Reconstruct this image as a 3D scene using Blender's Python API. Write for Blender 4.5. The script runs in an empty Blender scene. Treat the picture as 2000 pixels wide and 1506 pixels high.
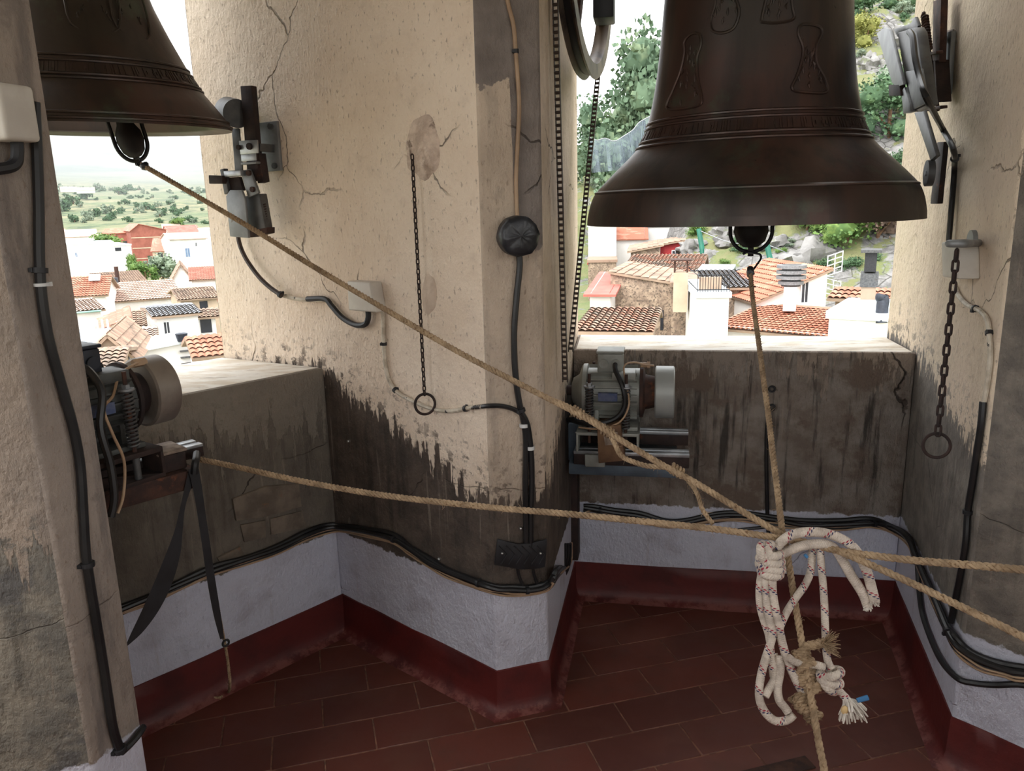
import bpy, bmesh, math, random
from mathutils import Vector, Matrix, noise as mnoise

# ------------------------------------------------------------------ camera
SC = bpy.context.scene
C = bpy.context.collection
IMG_W, IMG_H, FPX, EYE = 2000.0, 1506.0, 1505.0, 1.55
_nd = Vector((1163 - 1000, 7250 - 753))
ROLL = math.atan2(_nd.x, _nd.y)
PITCH = math.atan(FPX / _nd.length)
_cp, _sp = math.cos(PITCH), math.sin(PITCH)
_F = Vector((0, _cp, -_sp)); _U0 = Vector((0, _sp, _cp)); _R0 = Vector((1, 0, 0))
_c, _s = math.cos(ROLL), math.sin(ROLL)
_R = _R0 * _c - _U0 * _s
_U = _R0 * _s + _U0 * _c
EYEP = Vector((0, 0, EYE))
cam_data = bpy.data.cameras.new('camera')
cam = bpy.data.objects.new('camera', cam_data); C.objects.link(cam)
cam_data.sensor_fit = 'HORIZONTAL'; cam_data.sensor_width = 36.0
cam_data.lens = FPX / IMG_W * 36.0
cam_data.clip_start = 0.05; cam_data.clip_end = 20000
cam.matrix_world = Matrix(((_R.x, _U.x, -_F.x, 0), (_R.y, _U.y, -_F.y, 0), (_R.z, _U.z, -_F.z, EYE), (0, 0, 0, 1)))
SC.camera = cam

# ------------------------------------------------------------------ sky, sun, exposure
SC.view_settings.view_transform = 'Standard'
SC.view_settings.look = 'None'
SC.view_settings.gamma = 1.0
SC.view_settings.use_curve_mapping = False
SC.view_settings.exposure = 1.85
world = bpy.data.worlds.new('sky'); SC.world = world; world.use_nodes = True
_nt = world.node_tree; _nt.nodes.clear()
_o = _nt.nodes.new('ShaderNodeOutputWorld'); _b = _nt.nodes.new('ShaderNodeBackground')
_tc = _nt.nodes.new('ShaderNodeTexCoord'); _nz = _nt.nodes.new('ShaderNodeTexNoise'); _mx = _nt.nodes.new('ShaderNodeMix')
_mx.data_type = 'RGBA'
_nz.inputs['Scale'].default_value = 2.2; _nz.inputs['Detail'].default_value = 5
_mx.inputs[6].default_value = (0.90, 0.95, 1.0, 1); _mx.inputs[7].default_value = (1.0, 0.99, 0.97, 1)
_nt.links.new(_tc.outputs['Generated'], _nz.inputs['Vector'])
_nt.links.new(_nz.outputs['Fac'], _mx.inputs[0])
_nt.links.new(_mx.outputs[2], _b.inputs['Color'])
_b.inputs['Strength'].default_value = 1.0
_nt.links.new(_b.outputs[0], _o.inputs[0])
_sd = bpy.data.lights.new('sun', 'SUN'); _sd.energy = 0.9; _sd.angle = math.radians(25); _sd.color = (1, 0.96, 0.9)
sun = bpy.data.objects.new('sun', _sd); C.objects.link(sun)
sun.rotation_euler = (math.radians(38), 0, math.radians(-25))   # high veiled sun behind the viewer

# ------------------------------------------------------------------ helpers
def srgb(r, g, b):
    def f(c):
        c /= 255.0
        return c / 12.92 if c <= 0.04045 else ((c + 0.055) / 1.055) ** 2.4
    return (f(r), f(g), f(b), 1.0)

def ray(x, y):
    return _F + _R * ((x - 1000) / FPX) - _U * ((y - 753) / FPX)
def pt(x, y, d):
    """point seen at pixel (x, y), d metres along the optical axis"""
    return EYEP + ray(x, y) * d
def onz(x, y, z):
    r = ray(x, y); return EYEP + r * ((z - EYE) / r.z)

class Pl:
    """vertical wall plane through two floor points, normal towards the viewer's side"""
    def __init__(s, p, q):
        s.o = Vector((p[0], p[1], 0)); d = Vector((q[0] - p[0], q[1] - p[1], 0)); s.len = d.length
        s.t = d.normalized(); n = Vector((-s.t.y, s.t.x, 0))
        if n.dot(EYEP - s.o) < 0: n = -n
        s.n = n
    def at(s, u, z, d=0.0):
        return s.o + s.t * u + s.n * d + Vector((0, 0, z))
    def px(s, x, y, d=0.0):
        r = ray(x, y); k = (d - s.n.dot(EYEP - s.o)) / s.n.dot(r)
        return EYEP + r * k
    def uz(s, x, y, d=0.0):
        p = s.px(x, y, d); return (p - s.o).dot(s.t), p.z

def spline(pts, n=8, closed=False):
    P = [Vector(p) for p in pts]; out = []
    N = len(P)
    if N < 3: n2 = n; return [P[0].lerp(P[-1], i / n2) for i in range(n2 + 1)]
    rng = range(N if closed else N - 1)
    for i in rng:
        if closed: a, b, c, d = P[i - 1], P[i], P[(i + 1) % N], P[(i + 2) % N]
        else: a, b, c, d = P[max(i - 1, 0)], P[i], P[i + 1], P[min(i + 2, N - 1)]
        for k in range(n):
            t = k / n
            out.append(0.5 * ((2 * b) + (c - a) * t + (2 * a - 5 * b + 4 * c - d) * t * t + (3 * b - a - 3 * c + d) * t ** 3))
    if not closed: out.append(P[-1].copy())
    return out

def frames(P, closed=False):
    n = len(P); T = []
    for i in range(n):
        a = P[i - 1] if (i > 0 or closed) else P[0]
        b = P[(i + 1) % n] if (i < n - 1 or closed) else P[-1]
        d = b - a
        T.append(d.normalized() if d.length > 1e-9 else Vector((0, 0, 1)))
    up = Vector((0, 0, 1)) if abs(T[0].z) < 0.9 else Vector((1, 0, 0))
    N = [(up - T[0] * up.dot(T[0])).normalized()]
    for i in range(1, n):
        v = N[-1] - T[i] * N[-1].dot(T[i])
        N.append(v.normalized() if v.length > 1e-9 else N[-1])
    return T, N, [T[i].cross(N[i]) for i in range(n)]

class MB:
    def __init__(s):
        s.v = []; s.f = []; s.sm = []; s.mi = []; s.uv = []
    def add(s, vs, fs, smooth=False, mi=0, uvs=None):
        b = len(s.v); s.v += [Vector(v) for v in vs]
        for k, f in enumerate(fs):
            s.f.append([b + i for i in f]); s.sm.append(smooth); s.mi.append(mi)
            s.uv.append(uvs[k] if uvs else None)
        return s
    def obox(s, o, ax, ay, az, mi=0):
        """box from a corner and three edge vectors"""
        o, ax, ay, az = map(Vector, (o, ax, ay, az))
        vs = [o, o + ax, o + ax + ay, o + ay, o + az, o + ax + az, o + ax + ay + az, o + ay + az]
        fs = [(0, 3, 2, 1), (4, 5, 6, 7), (0, 1, 5, 4), (1, 2, 6, 5), (2, 3, 7, 6), (3, 0, 4, 7)]
        if ax.cross(ay).dot(az) < 0: fs = [tuple(reversed(f)) for f in fs]
        return s.add(vs, fs, False, mi)
    def cbox(s, c, hx, hy, hz, M=None):
        X, Y, Z = Vector((1, 0, 0)), Vector((0, 1, 0)), Vector((0, 0, 1))
        if M is not None: X, Y, Z = M @ X, M @ Y, M @ Z
        c = Vector(c)
        return s.obox(c - X * hx - Y * hy - Z * hz, X * 2 * hx, Y * 2 * hy, Z * 2 * hz)
    def fbox(s, pl, u0, u1, z0, z1, d0, d1):
        u0, u1 = min(u0, u1), max(u0, u1); z0, z1 = min(z0, z1), max(z0, z1)
        return s.obox(pl.at(u0, z0, d0), pl.t * (u1 - u0), pl.n * (d1 - d0), Vector((0, 0, z1 - z0)))
    def pbox(s, pl, x0, y0, x1, y1, d0, d1):
        u0, u1, z0, z1 = puz(pl, x0, y0, x1, y1, d1)
        return s.fbox(pl, u0, u1, z0, z1, d0, d1)
    def prism(s, poly, ext, mi=0):
        poly = [Vector(p) for p in poly]; n = len(poly); ext = Vector(ext)
        nn = Vector((0, 0, 0))
        for i in range(n):
            a, b = poly[i], poly[(i + 1) % n]; nn += a.cross(b)
        if nn.dot(ext) < 0: poly.reverse()
        vs = poly + [p + ext for p in poly]
        fs = [tuple(reversed(range(n))), tuple(range(n, 2 * n))] + [(i, (i + 1) % n, n + (i + 1) % n, n + i) for i in range(n)]
        return s.add(vs, fs, False, mi)
    def tube(s, P, r, n=8, closed=False, smooth=True, vscale=1.0):
        P = [Vector(p) for p in P]; T, N, B = frames(P, closed); m = len(P)
        vs = []; L = [0.0]
        for i in range(1, m): L.append(L[-1] + (P[i] - P[i - 1]).length)
        for i in range(m):
            rr = r[i] if isinstance(r, (list, tuple)) else r
            for k in range(n):
                a = 2 * math.pi * k / n
                vs.append(P[i] + (N[i] * math.cos(a) + B[i] * math.sin(a)) * rr)
        fs = []; uv = []
        for i in range(m if closed else m - 1):
            j = (i + 1) % m; l1 = L[j] if j > i else L[i] + (P[j] - P[i]).length
            for k in range(n):
                fs.append((i * n + k, i * n + (k + 1) % n, j * n + (k + 1) % n, j * n + k))
                uv.append([(L[i], k / n), (L[i], (k + 1) / n), (l1, (k + 1) / n), (l1, k / n)])
        if not closed:
            fs.append(tuple(reversed(range(n)))); uv.append(None)
            fs.append(tuple((m - 1) * n + k for k in range(n))); uv.append(None)
        return s.add(vs, fs, smooth, 0, uv)
    def cyl(s, p0, p1, r0, r1=None, n=20, smooth=True):
        return s.tube([p0, p1], [r0, r0 if r1 is None else r1], n, False, smooth)
    def lathe(s, prof, o, axis, n=32, a0=0.0, a1=2 * math.pi, smooth=True):
        """prof: list of (radius, height)"""
        o = Vector(o); ax = Vector(axis).normalized()
        x = ax.orthogonal().normalized(); y = ax.cross(x)
        full = abs(a1 - a0 - 2 * math.pi) < 1e-6; cnt = n if full else n + 1
        vs = []
        for (r, h) in prof:
            for k in range(cnt):
                a = a0 + (a1 - a0) * k / n
                vs.append(o + ax * h + (x * math.cos(a) + y * math.sin(a)) * max(r, 1e-5))
        fs = []
        for i in range(len(prof) - 1):
            for k in range(n):
                k2 = (k + 1) % cnt
                fs.append((i * cnt + k, i * cnt + k2, (i + 1) * cnt + k2, (i + 1) * cnt + k))
        return s.add(vs, fs, smooth)
    def torus(s, c, axis, R, r, N=28, n=8):
        ax = Vector(axis).normalized(); x = ax.orthogonal().normalized(); y = ax.cross(x); c = Vector(c)
        return s.tube([c + (x * math.cos(2 * math.pi * k / N) + y * math.sin(2 * math.pi * k / N)) * R for k in range(N)], r, n, True)
    def ball(s, c, r, nu=16, nv=10, sc=(1, 1, 1), lump=0.0, seed=0):
        c = Vector(c); vs = []; fs = []
        for i in range(nv + 1):
            th = math.pi * i / nv
            for k in range(nu):
                ph = 2 * math.pi * k / nu
                d = Vector((math.sin(th) * math.cos(ph), math.sin(th) * math.sin(ph), math.cos(th)))
                q = r
                if lump: q = r * (1 + lump * mnoise.noise(d * 1.7 + Vector((seed * 7.3, seed * 3.1, seed))) + 0.4 * lump * mnoise.noise(d * 4.5 + Vector((seed, 0, 0))))
                vs.append(c + Vector((d.x * sc[0], d.y * sc[1], d.z * sc[2])) * q)
        for i in range(nv):
            for k in range(nu):
                k2 = (k + 1) % nu
                fs.append((i * nu + k, (i + 1) * nu + k, (i + 1) * nu + k2, i * nu + k2))
        return s.add(vs, fs, True)
    def helix(s, p0, p1, R, r, turns, n=6, per=12):
        p0, p1 = Vector(p0), Vector(p1); ax = (p1 - p0).normalized(); x = ax.orthogonal().normalized(); y = ax.cross(x)
        N = int(turns * per)
        return s.tube([p0.lerp(p1, i / N) + (x * math.cos(2 * math.pi * i / per) + y * math.sin(2 * math.pi * i / per)) * R for i in range(N + 1)], r, n)
    def build(s, name, mat, parent=None, bevel=0.0, angle=40, seg=2, label=None):
        me = bpy.data.meshes.new(name)
        me.from_pydata([tuple(v) for v in s.v], [], s.f)
        mats = mat if isinstance(mat, (list, tuple)) else [mat]
        for m in mats: me.materials.append(m)
        me.polygons.foreach_set('material_index', s.mi)
        me.polygons.foreach_set('use_smooth', s.sm)
        if any(u is not None for u in s.uv):
            lay = me.uv_layers.new(name='UVMap'); flat = []
            for f, u in zip(s.f, s.uv):
                for k in range(len(f)): flat += list(u[k]) if u else [0.0, 0.0]
            lay.data.foreach_set('uv', flat)
        if bevel > 0:
            bm = bmesh.new(); bm.from_mesh(me)
            bmesh.ops.remove_doubles(bm, verts=bm.verts, dist=1e-5)
            ed = [e for e in bm.edges if len(e.link_faces) == 2 and e.calc_face_angle(0) > math.radians(35)]
            bmesh.ops.bevel(bm, geom=ed, offset=bevel, segments=seg, affect='EDGES', profile=0.5, clamp_overlap=True)
            for f in bm.faces: f.smooth = True
            bm.to_mesh(me); bm.free()
        me.update()
        if any(s.sm) or bevel > 0:
            try: me.set_sharp_from_angle(angle=math.radians(angle))
            except Exception: pass
        ob = bpy.data.objects.new(name, me); C.objects.link(ob)
        if parent is not None: attach(ob, parent)
        if label: ob['label'] = label
        return ob

def puz(pl, x0, y0, x1, y1, d):
    xm, ym = (x0 + x1) / 2, (y0 + y1) / 2
    u0 = pl.uz(x0, ym, d)[0]; u1 = pl.uz(x1, ym, d)[0]
    z1 = pl.uz(xm, y0, d)[1]; z0 = pl.uz(xm, y1, d)[1]
    return min(u0, u1), max(u0, u1), min(z0, z1), max(z0, z1)

def wloc(o):
    """world location of an unrotated thing or part chain"""
    return o['_w'] if '_w' in o else o.location
_W = {}
def attach(ob, parent):
    ob.parent = parent
    w = _W.get(parent.name, Vector((0, 0, 0)))
    ob.matrix_parent_inverse = Matrix.Translation(-w)

def tag(o, label, cat=None, group=None, kind=None):
    if label: o['label'] = label
    if cat: o['category'] = cat
    if group: o['group'] = group
    if kind: o['kind'] = kind
    return o
def thing(name, label, cat, loc, group=None):
    o = bpy.data.objects.new(name, None); C.objects.link(o); o.location = loc
    o.empty_display_size = 0.05
    _W[o.name] = Vector(loc)
    return tag(o, label, cat, group)
def struct(o):
    o['kind'] = 'structure'; return o
def copy_tree(o, loc=None):
    """a copy of a thing with its parts and sub-parts"""
    c = o.copy(); C.objects.link(c)
    if loc is not None: c.location = loc
    def rec(src, dst):
        for ch in list(src.children):
            d = ch.copy(); C.objects.link(d); d.parent = dst; rec(ch, d)
    rec(o, c); return c

# ------------------------------------------------------------------ materials
class NT:
    def __init__(s, name):
        s.m = bpy.data.materials.new(name); s.m.use_nodes = True
        s.t = s.m.node_tree; s.b = s.t.nodes['Principled BSDF']; s.out = s.t.nodes['Material Output']
    def n(s, typ, **kw):
        nd = s.t.nodes.new('ShaderNode' + typ)
        for k, v in kw.items(): setattr(nd, k, v)
        return nd
    def l(s, a, b): s.t.links.new(a, b)
    def put(s, sock, v):
        if isinstance(v, bpy.types.NodeSocket): s.l(v, sock)
        else:
            try: sock.default_value = v
            except Exception: sock.default_value = (v[0], v[1], v[2])
    def math(s, op, a, b=0.0, c=0.0, clamp=False):
        nd = s.n('Math', operation=op); nd.use_clamp = clamp
        s.put(nd.inputs[0], a); s.put(nd.inputs[1], b); s.put(nd.inputs[2], c); return nd.outputs[0]
    def mix(s, f, a, b, typ='MIX'):
        nd = s.n('Mix', data_type='RGBA', blend_type=typ); nd.clamp_factor = True
        s.put(nd.inputs[0], f); s.put(nd.inputs[6], a); s.put(nd.inputs[7], b); return nd.outputs[2]
    def pos(s): return s.n('NewGeometry').outputs['Position']
    def obj(s): return s.n('TexCoord').outputs['Object']
    def uv(s): return s.n('TexCoord').outputs['UV']
    def sep(s, v):
        nd = s.n('SeparateXYZ'); s.l(v, nd.inputs[0]); return nd.outputs
    def comb(s, x, y, z):
        nd = s.n('CombineXYZ'); s.put(nd.inputs[0], x); s.put(nd.inputs[1], y); s.put(nd.inputs[2], z); return nd.outputs[0]
    def scale(s, v, sc):
        nd = s.n('VectorMath', operation='MULTIPLY'); s.l(v, nd.inputs[0]); nd.inputs[1].default_value = sc; return nd.outputs[0]
    def vadd(s, v, w):
        nd = s.n('VectorMath', operation='ADD'); s.l(v, nd.inputs[0]); s.put(nd.inputs[1], w); return nd.outputs[0]
    def noise(s, v, sc, det=4.0, rough=0.55, dist=0.0):
        nd = s.n('TexNoise'); s.l(v, nd.inputs['Vector'])
        nd.inputs['Scale'].default_value = sc; nd.inputs['Detail'].default_value = det
        nd.inputs['Roughness'].default_value = rough; nd.inputs['Distortion'].default_value = dist
        return nd.outputs['Fac']
    def voro(s, v, sc, feat='F1'):
        nd = s.n('TexVoronoi', feature=feat); s.l(v, nd.inputs['Vector']); nd.inputs['Scale'].default_value = sc
        return nd.outputs['Distance']
    def ss(s, v, a, b):
        nd = s.n('MapRange', interpolation_type='SMOOTHSTEP'); s.put(nd.inputs[0], v)
        s.put(nd.inputs[1], a); s.put(nd.inputs[2], b); return nd.outputs[0]
    def lin(s, v, a, b, c, d):
        nd = s.n('MapRange'); s.put(nd.inputs[0], v)
        for i, q in enumerate((a, b, c, d)): s.put(nd.inputs[1 + i], q)
        return nd.outputs[0]
    def bump(s, h, st=0.3, dist=0.01, prev=None):
        nd = s.n('Bump'); nd.inputs['Strength'].default_value = st; nd.inputs['Distance'].default_value = dist
        s.l(h, nd.inputs['Height'])
        if prev is not None: s.l(prev, nd.inputs['Normal'])
        return nd.outputs[0]
    def done(s, col=None, rough=None, metal=None, nrm=None):
        if col is not None: s.put(s.b.inputs['Base Color'], col)
        if rough is not None: s.put(s.b.inputs['Roughness'], rough)
        if metal is not None: s.put(s.b.inputs['Metallic'], metal)
        if nrm is not None: s.l(nrm, s.b.inputs['Normal'])
        return s.m

def simple(name, c1, c2, sc=8.0, rough=0.6, metal=0.0, bump=0.15, bsc=60.0, bd=0.002, c3=None, t3=(0.6, 0.7), sc3=3.0):
    g = NT(name); p = g.obj()
    f = g.ss(g.noise(p, sc, 5), 0.35, 0.65)
    col = g.mix(f, c1, c2)
    if c3: col = g.mix(g.ss(g.noise(p, sc3, 6, 0.65), t3[0], t3[1]), col, c3)
    nr = g.bump(g.noise(p, bsc, 3), bump, bd) if bump else None
    return g.done(col, rough, metal, nr)

MAT = {}
MAT['black_rubber'] = simple('black_rubber', srgb(24, 24, 27), srgb(36, 36, 40), 20, 0.55, 0, 0.1, 120, 0.001)
MAT['black_cable'] = simple('black_cable', srgb(20, 20, 22), srgb(34, 33, 34), 14, 0.42, 0, 0.0)
MAT['beige_cable'] = simple('beige_cable', srgb(176, 148, 120), srgb(150, 122, 96), 10, 0.55, 0, 0.1)
MAT['painted_cable'] = simple('painted_cable', srgb(205, 195, 178), srgb(170, 158, 140), 30, 0.6, 0, 0.2, 80, 0.002, srgb(40, 36, 34), (0.60, 0.66), 18)
MAT['brown_cable'] = simple('brown_cable', srgb(70, 55, 48), srgb(46, 36, 34), 20, 0.55, 0, 0.3, 150, 0.002, srgb(190, 170, 148), (0.64, 0.7), 25)
MAT['rust'] = simple('rust', srgb(78, 52, 42), srgb(54, 38, 34), 30, 0.85, 0.1, 0.5, 160, 0.002, srgb(112, 66, 42), (0.58, 0.7), 20)
MAT['rust_dark'] = simple('rust_dark', srgb(58, 42, 38), srgb(40, 31, 30), 25, 0.8, 0.2, 0.4, 140, 0.002, srgb(96, 58, 40), (0.62, 0.72), 14)
MAT['cover_grey'] = simple('cover_grey', srgb(158, 160, 156), srgb(142, 144, 141), 6, 0.42, 0.1, 0.05, 60, 0.001)
MAT['steel'] = simple('steel', srgb(138, 140, 142), srgb(116, 118, 120), 14, 0.5, 0.35, 0.05, 120, 0.001, srgb(98, 84, 74), (0.66, 0.78), 9)
MAT['steel_dark'] = simple('steel_dark', srgb(92, 92, 92), srgb(70, 70, 72), 16, 0.5, 0.3, 0.1, 120, 0.001, srgb(80, 62, 52), (0.62, 0.74), 10)
MAT['zinc'] = simple('zinc', srgb(176, 180, 184), srgb(150, 153, 157), 22, 0.38, 0.7, 0.05, 140, 0.001)
MAT['motor_grey'] = simple('motor_grey', srgb(150, 152, 146), srgb(128, 128, 122), 12, 0.5, 0.15, 0.15, 90, 0.001, srgb(120, 84, 58), (0.64, 0.72), 11)
MAT['motor_dark'] = simple('motor_dark', srgb(84, 86, 84), srgb(62, 63, 62), 12, 0.6, 0.15, 0.2, 90, 0.001, srgb(70, 50, 40), (0.6, 0.7), 12)
MAT['blue_box'] = simple('blue_box', srgb(44, 50, 62), srgb(34, 38, 48), 10, 0.5, 0.1, 0.1)
MAT['blue_beam'] = simple('blue_beam', srgb(84, 96, 108), srgb(66, 74, 84), 9, 0.55, 0.2, 0.2, 80, 0.001, srgb(98, 62, 44), (0.55, 0.66), 7)
MAT['tan_metal'] = simple('tan_metal', srgb(136, 126, 116), srgb(112, 100, 92), 10, 0.5, 0.2, 0.1)
MAT['wood'] = simple('wood', srgb(120, 92, 68), srgb(92, 66, 48), 14, 0.8, 0, 0.4, 70, 0.002)
MAT['old_wood'] = simple('old_wood', srgb(158, 142, 128), srgb(112, 96, 86), 26, 0.9, 0, 0.6, 60, 0.003, srgb(60, 50, 46), (0.62, 0.68), 16)
MAT['box_white'] = simple('box_white', srgb(206, 200, 190), srgb(188, 180, 170), 9, 0.5, 0, 0.1, 60, 0.001, srgb(160, 146, 130), (0.62, 0.78), 7)
MAT['tape'] = simple('tape', srgb(28, 29, 33), srgb(42, 43, 48), 18, 0.4, 0, 0.6, 40, 0.004)
MAT['screw'] = simple('screw', srgb(200, 200, 200), srgb(170, 170, 170), 20, 0.3, 0.9, 0.0)
MAT['clip_white'] = simple('clip_white', srgb(225, 225, 225), srgb(205, 205, 205), 20, 0.5, 0, 0.0)
# ------------------------------------------------------------------ room footprint (metres, viewer at the origin)
pA = Vector((-1.406, 1.842)); pB = Vector((-0.655, 2.645)); pC = Vector((-0.069, 2.130)); pD = Vector((0.094, 2.177))
pE = Vector((0.234, 2.868)); pF = Vector((1.418, 2.640)); pG = Vector((1.192, 1.859)); pH = Vector((1.315, 1.714))
pQ = Vector((-0.875, 1.560)); pS = Vector((-0.921, 1.437))
oL = Vector((-1.100, 2.895)); oA = oL + (pA - pB) * 1.06
oE = Vector((0.285, 3.215)); oF = Vector((1.475, 2.985))
PAR_Z, ROOM_Z, LINTEL_Z = 1.02, 4.3, 3.45
Z1 = Vector((0, 0, 1))

jambL = Pl(pC, pB); parL = Pl(pB, pA); pierF = Pl(pC, pD); jambR = Pl(pD, pE); parR = Pl(pE, pF)
jambL2 = Pl(pB, oL); jambG2 = Pl(pF, oF); jambG = Pl(pF, pG); pierG = Pl(pG, pH); pierQ = Pl(pQ, pS)

def wall_mat(name, pl, upper, upper2, lower, lower2, z0, z1, jag, white=True, patch=None, streak=0.5, lower_rough=0.5, crack=0.6, scrape=0.5, cols3=None, wearz=0.20, dirt=0.0):
    """plaster: light coat above a ragged edge (height z0 at u=0 to z1 at the far end), stained cement below, whitewash at the foot"""
    g = NT(name); P = g.pos(); x, y, z = g.sep(P)
    u = g.math('ADD', g.math('MULTIPLY', x, pl.t.x), g.math('MULTIPLY', y, pl.t.y))
    u = g.math('SUBTRACT', u, pl.o.dot(pl.t))
    w = g.comb(u, z, 0.0)
    big = g.noise(w, 2.3, 5, 0.6); mid = g.noise(w, 11, 6, 0.62); fine = g.noise(g.scale(w, (1.0, 0.45, 1.0)), 90, 4, 0.6)
    # upper coat
    up = g.mix(g.ss(big, 0.35, 0.7), upper, upper2)
    up = g.mix(g.math('MULTIPLY', g.ss(mid, 0.52, 0.75), 0.25), up, srgb(170, 150, 134))
    pits = g.ss(fine, 0.60, 0.68)
    up = g.mix(g.math('MULTIPLY', pits, 0.55), up, srgb(128, 110, 96))
    if dirt:
        up = g.mix(g.math('MULTIPLY', g.ss(g.noise(g.scale(w, (5.0, 0.7, 1.0)), 2.2, 6, 0.65), 0.48, 0.62), dirt), up, srgb(96, 90, 88))
        up = g.mix(g.math('MULTIPLY', g.ss(g.noise(w, 4.0, 6, 0.7), 0.56, 0.62), dirt * 0.8), up, srgb(112, 104, 100))
    # lower cement
    st = g.noise(g.scale(w, (14.0, 1.3, 1.0)), 1.6, 5, 0.6)
    lo = g.mix(g.ss(mid, 0.35, 0.65), lower, lower2)
    lo = g.mix(g.math('MULTIPLY', g.ss(st, 0.52, 0.66), streak), lo, srgb(40, 35, 31))
    lo = g.mix(g.math('MULTIPLY', g.ss(g.noise(g.scale(w, (22.0, 1.1, 1.0)), 2.1, 4, 0.6), 0.60, 0.70), 0.55), lo, srgb(142, 130, 118))
    if cols3: lo = g.mix(g.ss(g.noise(w, 3.4, 6, 0.65), 0.52, 0.60), lo, cols3)
    # ragged edge
    j1 = g.noise(g.scale(w, (1.0, 0.10, 1.0)), 38, 4, 0.7)
    j2 = g.noise(w, 5.5, 4, 0.6)
    edge = g.lin(u, 0.0, pl.len, z0, z1)
    edge = g.math('ADD', edge, g.math('MULTIPLY', g.math('SUBTRACT', j1, 0.5), jag * 1.2))
    edge = g.math('ADD', edge, g.math('MULTIPLY', g.math('SUBTRACT', j2, 0.5), jag * 0.8))
    dz = g.math('SUBTRACT', z, edge)
    m_up = g.ss(dz, -0.006, 0.010)
    # worn zone just above the edge: cement peeping through
    wear = g.math('MULTIPLY', g.ss(dz, wearz, 0.0), g.ss(g.noise(w, 21, 6, 0.7), 0.52, 0.58))
    up = g.mix(g.math('MULTIPLY', wear, 0.85), up, lower2)
    col = g.mix(m_up, lo, up)
    if patch: col = patch(g, w, u, z, col)
    # hairline cracks
    wd = g.vadd(w, g.scale(g.n('TexNoise').outputs['Color'], (0.0, 0.0, 0.0)))
    nd = g.n('TexNoise'); g.l(w, nd.inputs['Vector']); nd.inputs['Scale'].default_value = 6.0; nd.inputs['Detail'].default_value = 5
    wd = g.vadd(w, g.scale(nd.outputs['Color'], (0.16, 0.16, 0.0)))
    cr = g.ss(g.voro(wd, 2.1, 'DISTANCE_TO_EDGE'), 0.0055, 0.001)
    cr = g.math('MULTIPLY', cr, g.ss(g.noise(w, 1.7, 3), 0.50, 0.60))
    col = g.mix(g.math('MULTIPLY', cr, crack), col, srgb(58, 48, 42))
    # whitewash foot
    if white:
        wn = g.math('ADD', g.math('MULTIPLY', g.math('SUBTRACT', g.noise(w, 24, 5, 0.7), 0.5), 0.05), 0.408)
        m_w = g.ss(g.math('SUBTRACT', wn, z), -0.003, 0.004)
        wc = g.mix(g.ss(g.noise(w, 6, 6, 0.65), 0.45, 0.75), srgb(202, 203, 217), srgb(180, 178, 190))
        wc = g.mix(g.math('MULTIPLY', g.ss(g.noise(g.scale(w, (6, 1, 1)), 3, 5, 0.6), 0.60, 0.72), 0.4), wc, srgb(150, 120, 104))
        col = g.mix(m_w, col, wc)
    h = g.math('ADD', g.math('MULTIPLY', fine, 0.5), g.math('MULTIPLY', mid, 1.2))
    h = g.math('ADD', h, g.math('MULTIPLY', m_up, 0.35))
    h = g.math('SUBTRACT', h, g.math('MULTIPLY', cr, 1.2))
    nr = g.bump(h, min(scrape * 1.6, 1.0), 0.014)
    return g.done(col, 0.88, 0.0, nr)

CR1, CR2 = srgb(232, 215, 196), srgb(221, 201, 180)
GY1, GY2 = srgb(122, 114, 104), srgb(98, 90, 82)
DK1, DK2 = srgb(72, 63, 57), srgb(96, 84, 75)

def patch_pier(g, w, u, z, col):
    """grey cement repair over the upper front of the pier"""
    n = g.noise(w, 7, 5, 0.65)
    lim = g.math('ADD', 1.86, g.math('MULTIPLY', g.math('SUBTRACT', n, 0.5), 0.35))
    lim = g.math('SUBTRACT', lim, g.math('MULTIPLY', g.ss(u, 0.085, 0.095), 0.42))
    m = g.ss(g.math('SUBTRACT', z, lim), -0.004, 0.006)
    gc = g.mix(g.ss(g.noise(w, 9, 5), 0.3, 0.7), srgb(136, 126, 120), srgb(112, 103, 98))
    return g.mix(m, col, gc)

wm_jambL = wall_mat('plaster_jamb_left', jambL, CR1, CR2, DK1, DK2, 0.70, 0.98, 0.34, patch=None)
wm_pierF = wall_mat('plaster_pier_front', pierF, srgb(200, 182, 163), srgb(172, 155, 138), DK1, DK2, 0.68, 0.74, 0.26, patch=patch_pier, dirt=0.25)
wm_jambR = wall_mat('plaster_jamb_right', jambR, CR2, srgb(186, 166, 140), DK1, DK2, 0.70, 0.95, 0.30)
wm_parL = wall_mat('cement_parapet_left', parL, GY1, srgb(134, 126, 114), GY2, srgb(112, 104, 94), 0.80, 0.90, 0.5, streak=0.35, crack=0.95)
wm_parR = wall_mat('cement_parapet_right', parR, srgb(148, 134, 121), srgb(126, 116, 107), srgb(136, 128, 120), srgb(112, 100, 91), 0.95, 0.95, 0.5, streak=0.85, crack=0.9, cols3=srgb(104, 90, 80))
wm_jambG = wall_mat('plaster_jamb_far', jambG, srgb(222, 206, 182), CR2, srgb(136, 130, 122), srgb(112, 106, 100), 1.02, 0.86, 0.24, streak=0.30)
wm_pierG = wall_mat('cement_pier_rough', pierG, srgb(186, 168, 146), srgb(150, 140, 130), srgb(132, 124, 114), srgb(104, 98, 92), 1.6, 1.6, 0.5, streak=0.2, lower_rough=1, scrape=0.9, crack=0.3, dirt=0.3)
wm_pierQ = wall_mat('cement_pier_near', pierQ, srgb(160, 147, 137), srgb(138, 127, 119), srgb(150, 140, 126), srgb(122, 114, 104), 0.0, 0.0, 0.3, streak=0.25, crack=0.9, scrape=0.4, dirt=0.6)
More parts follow.
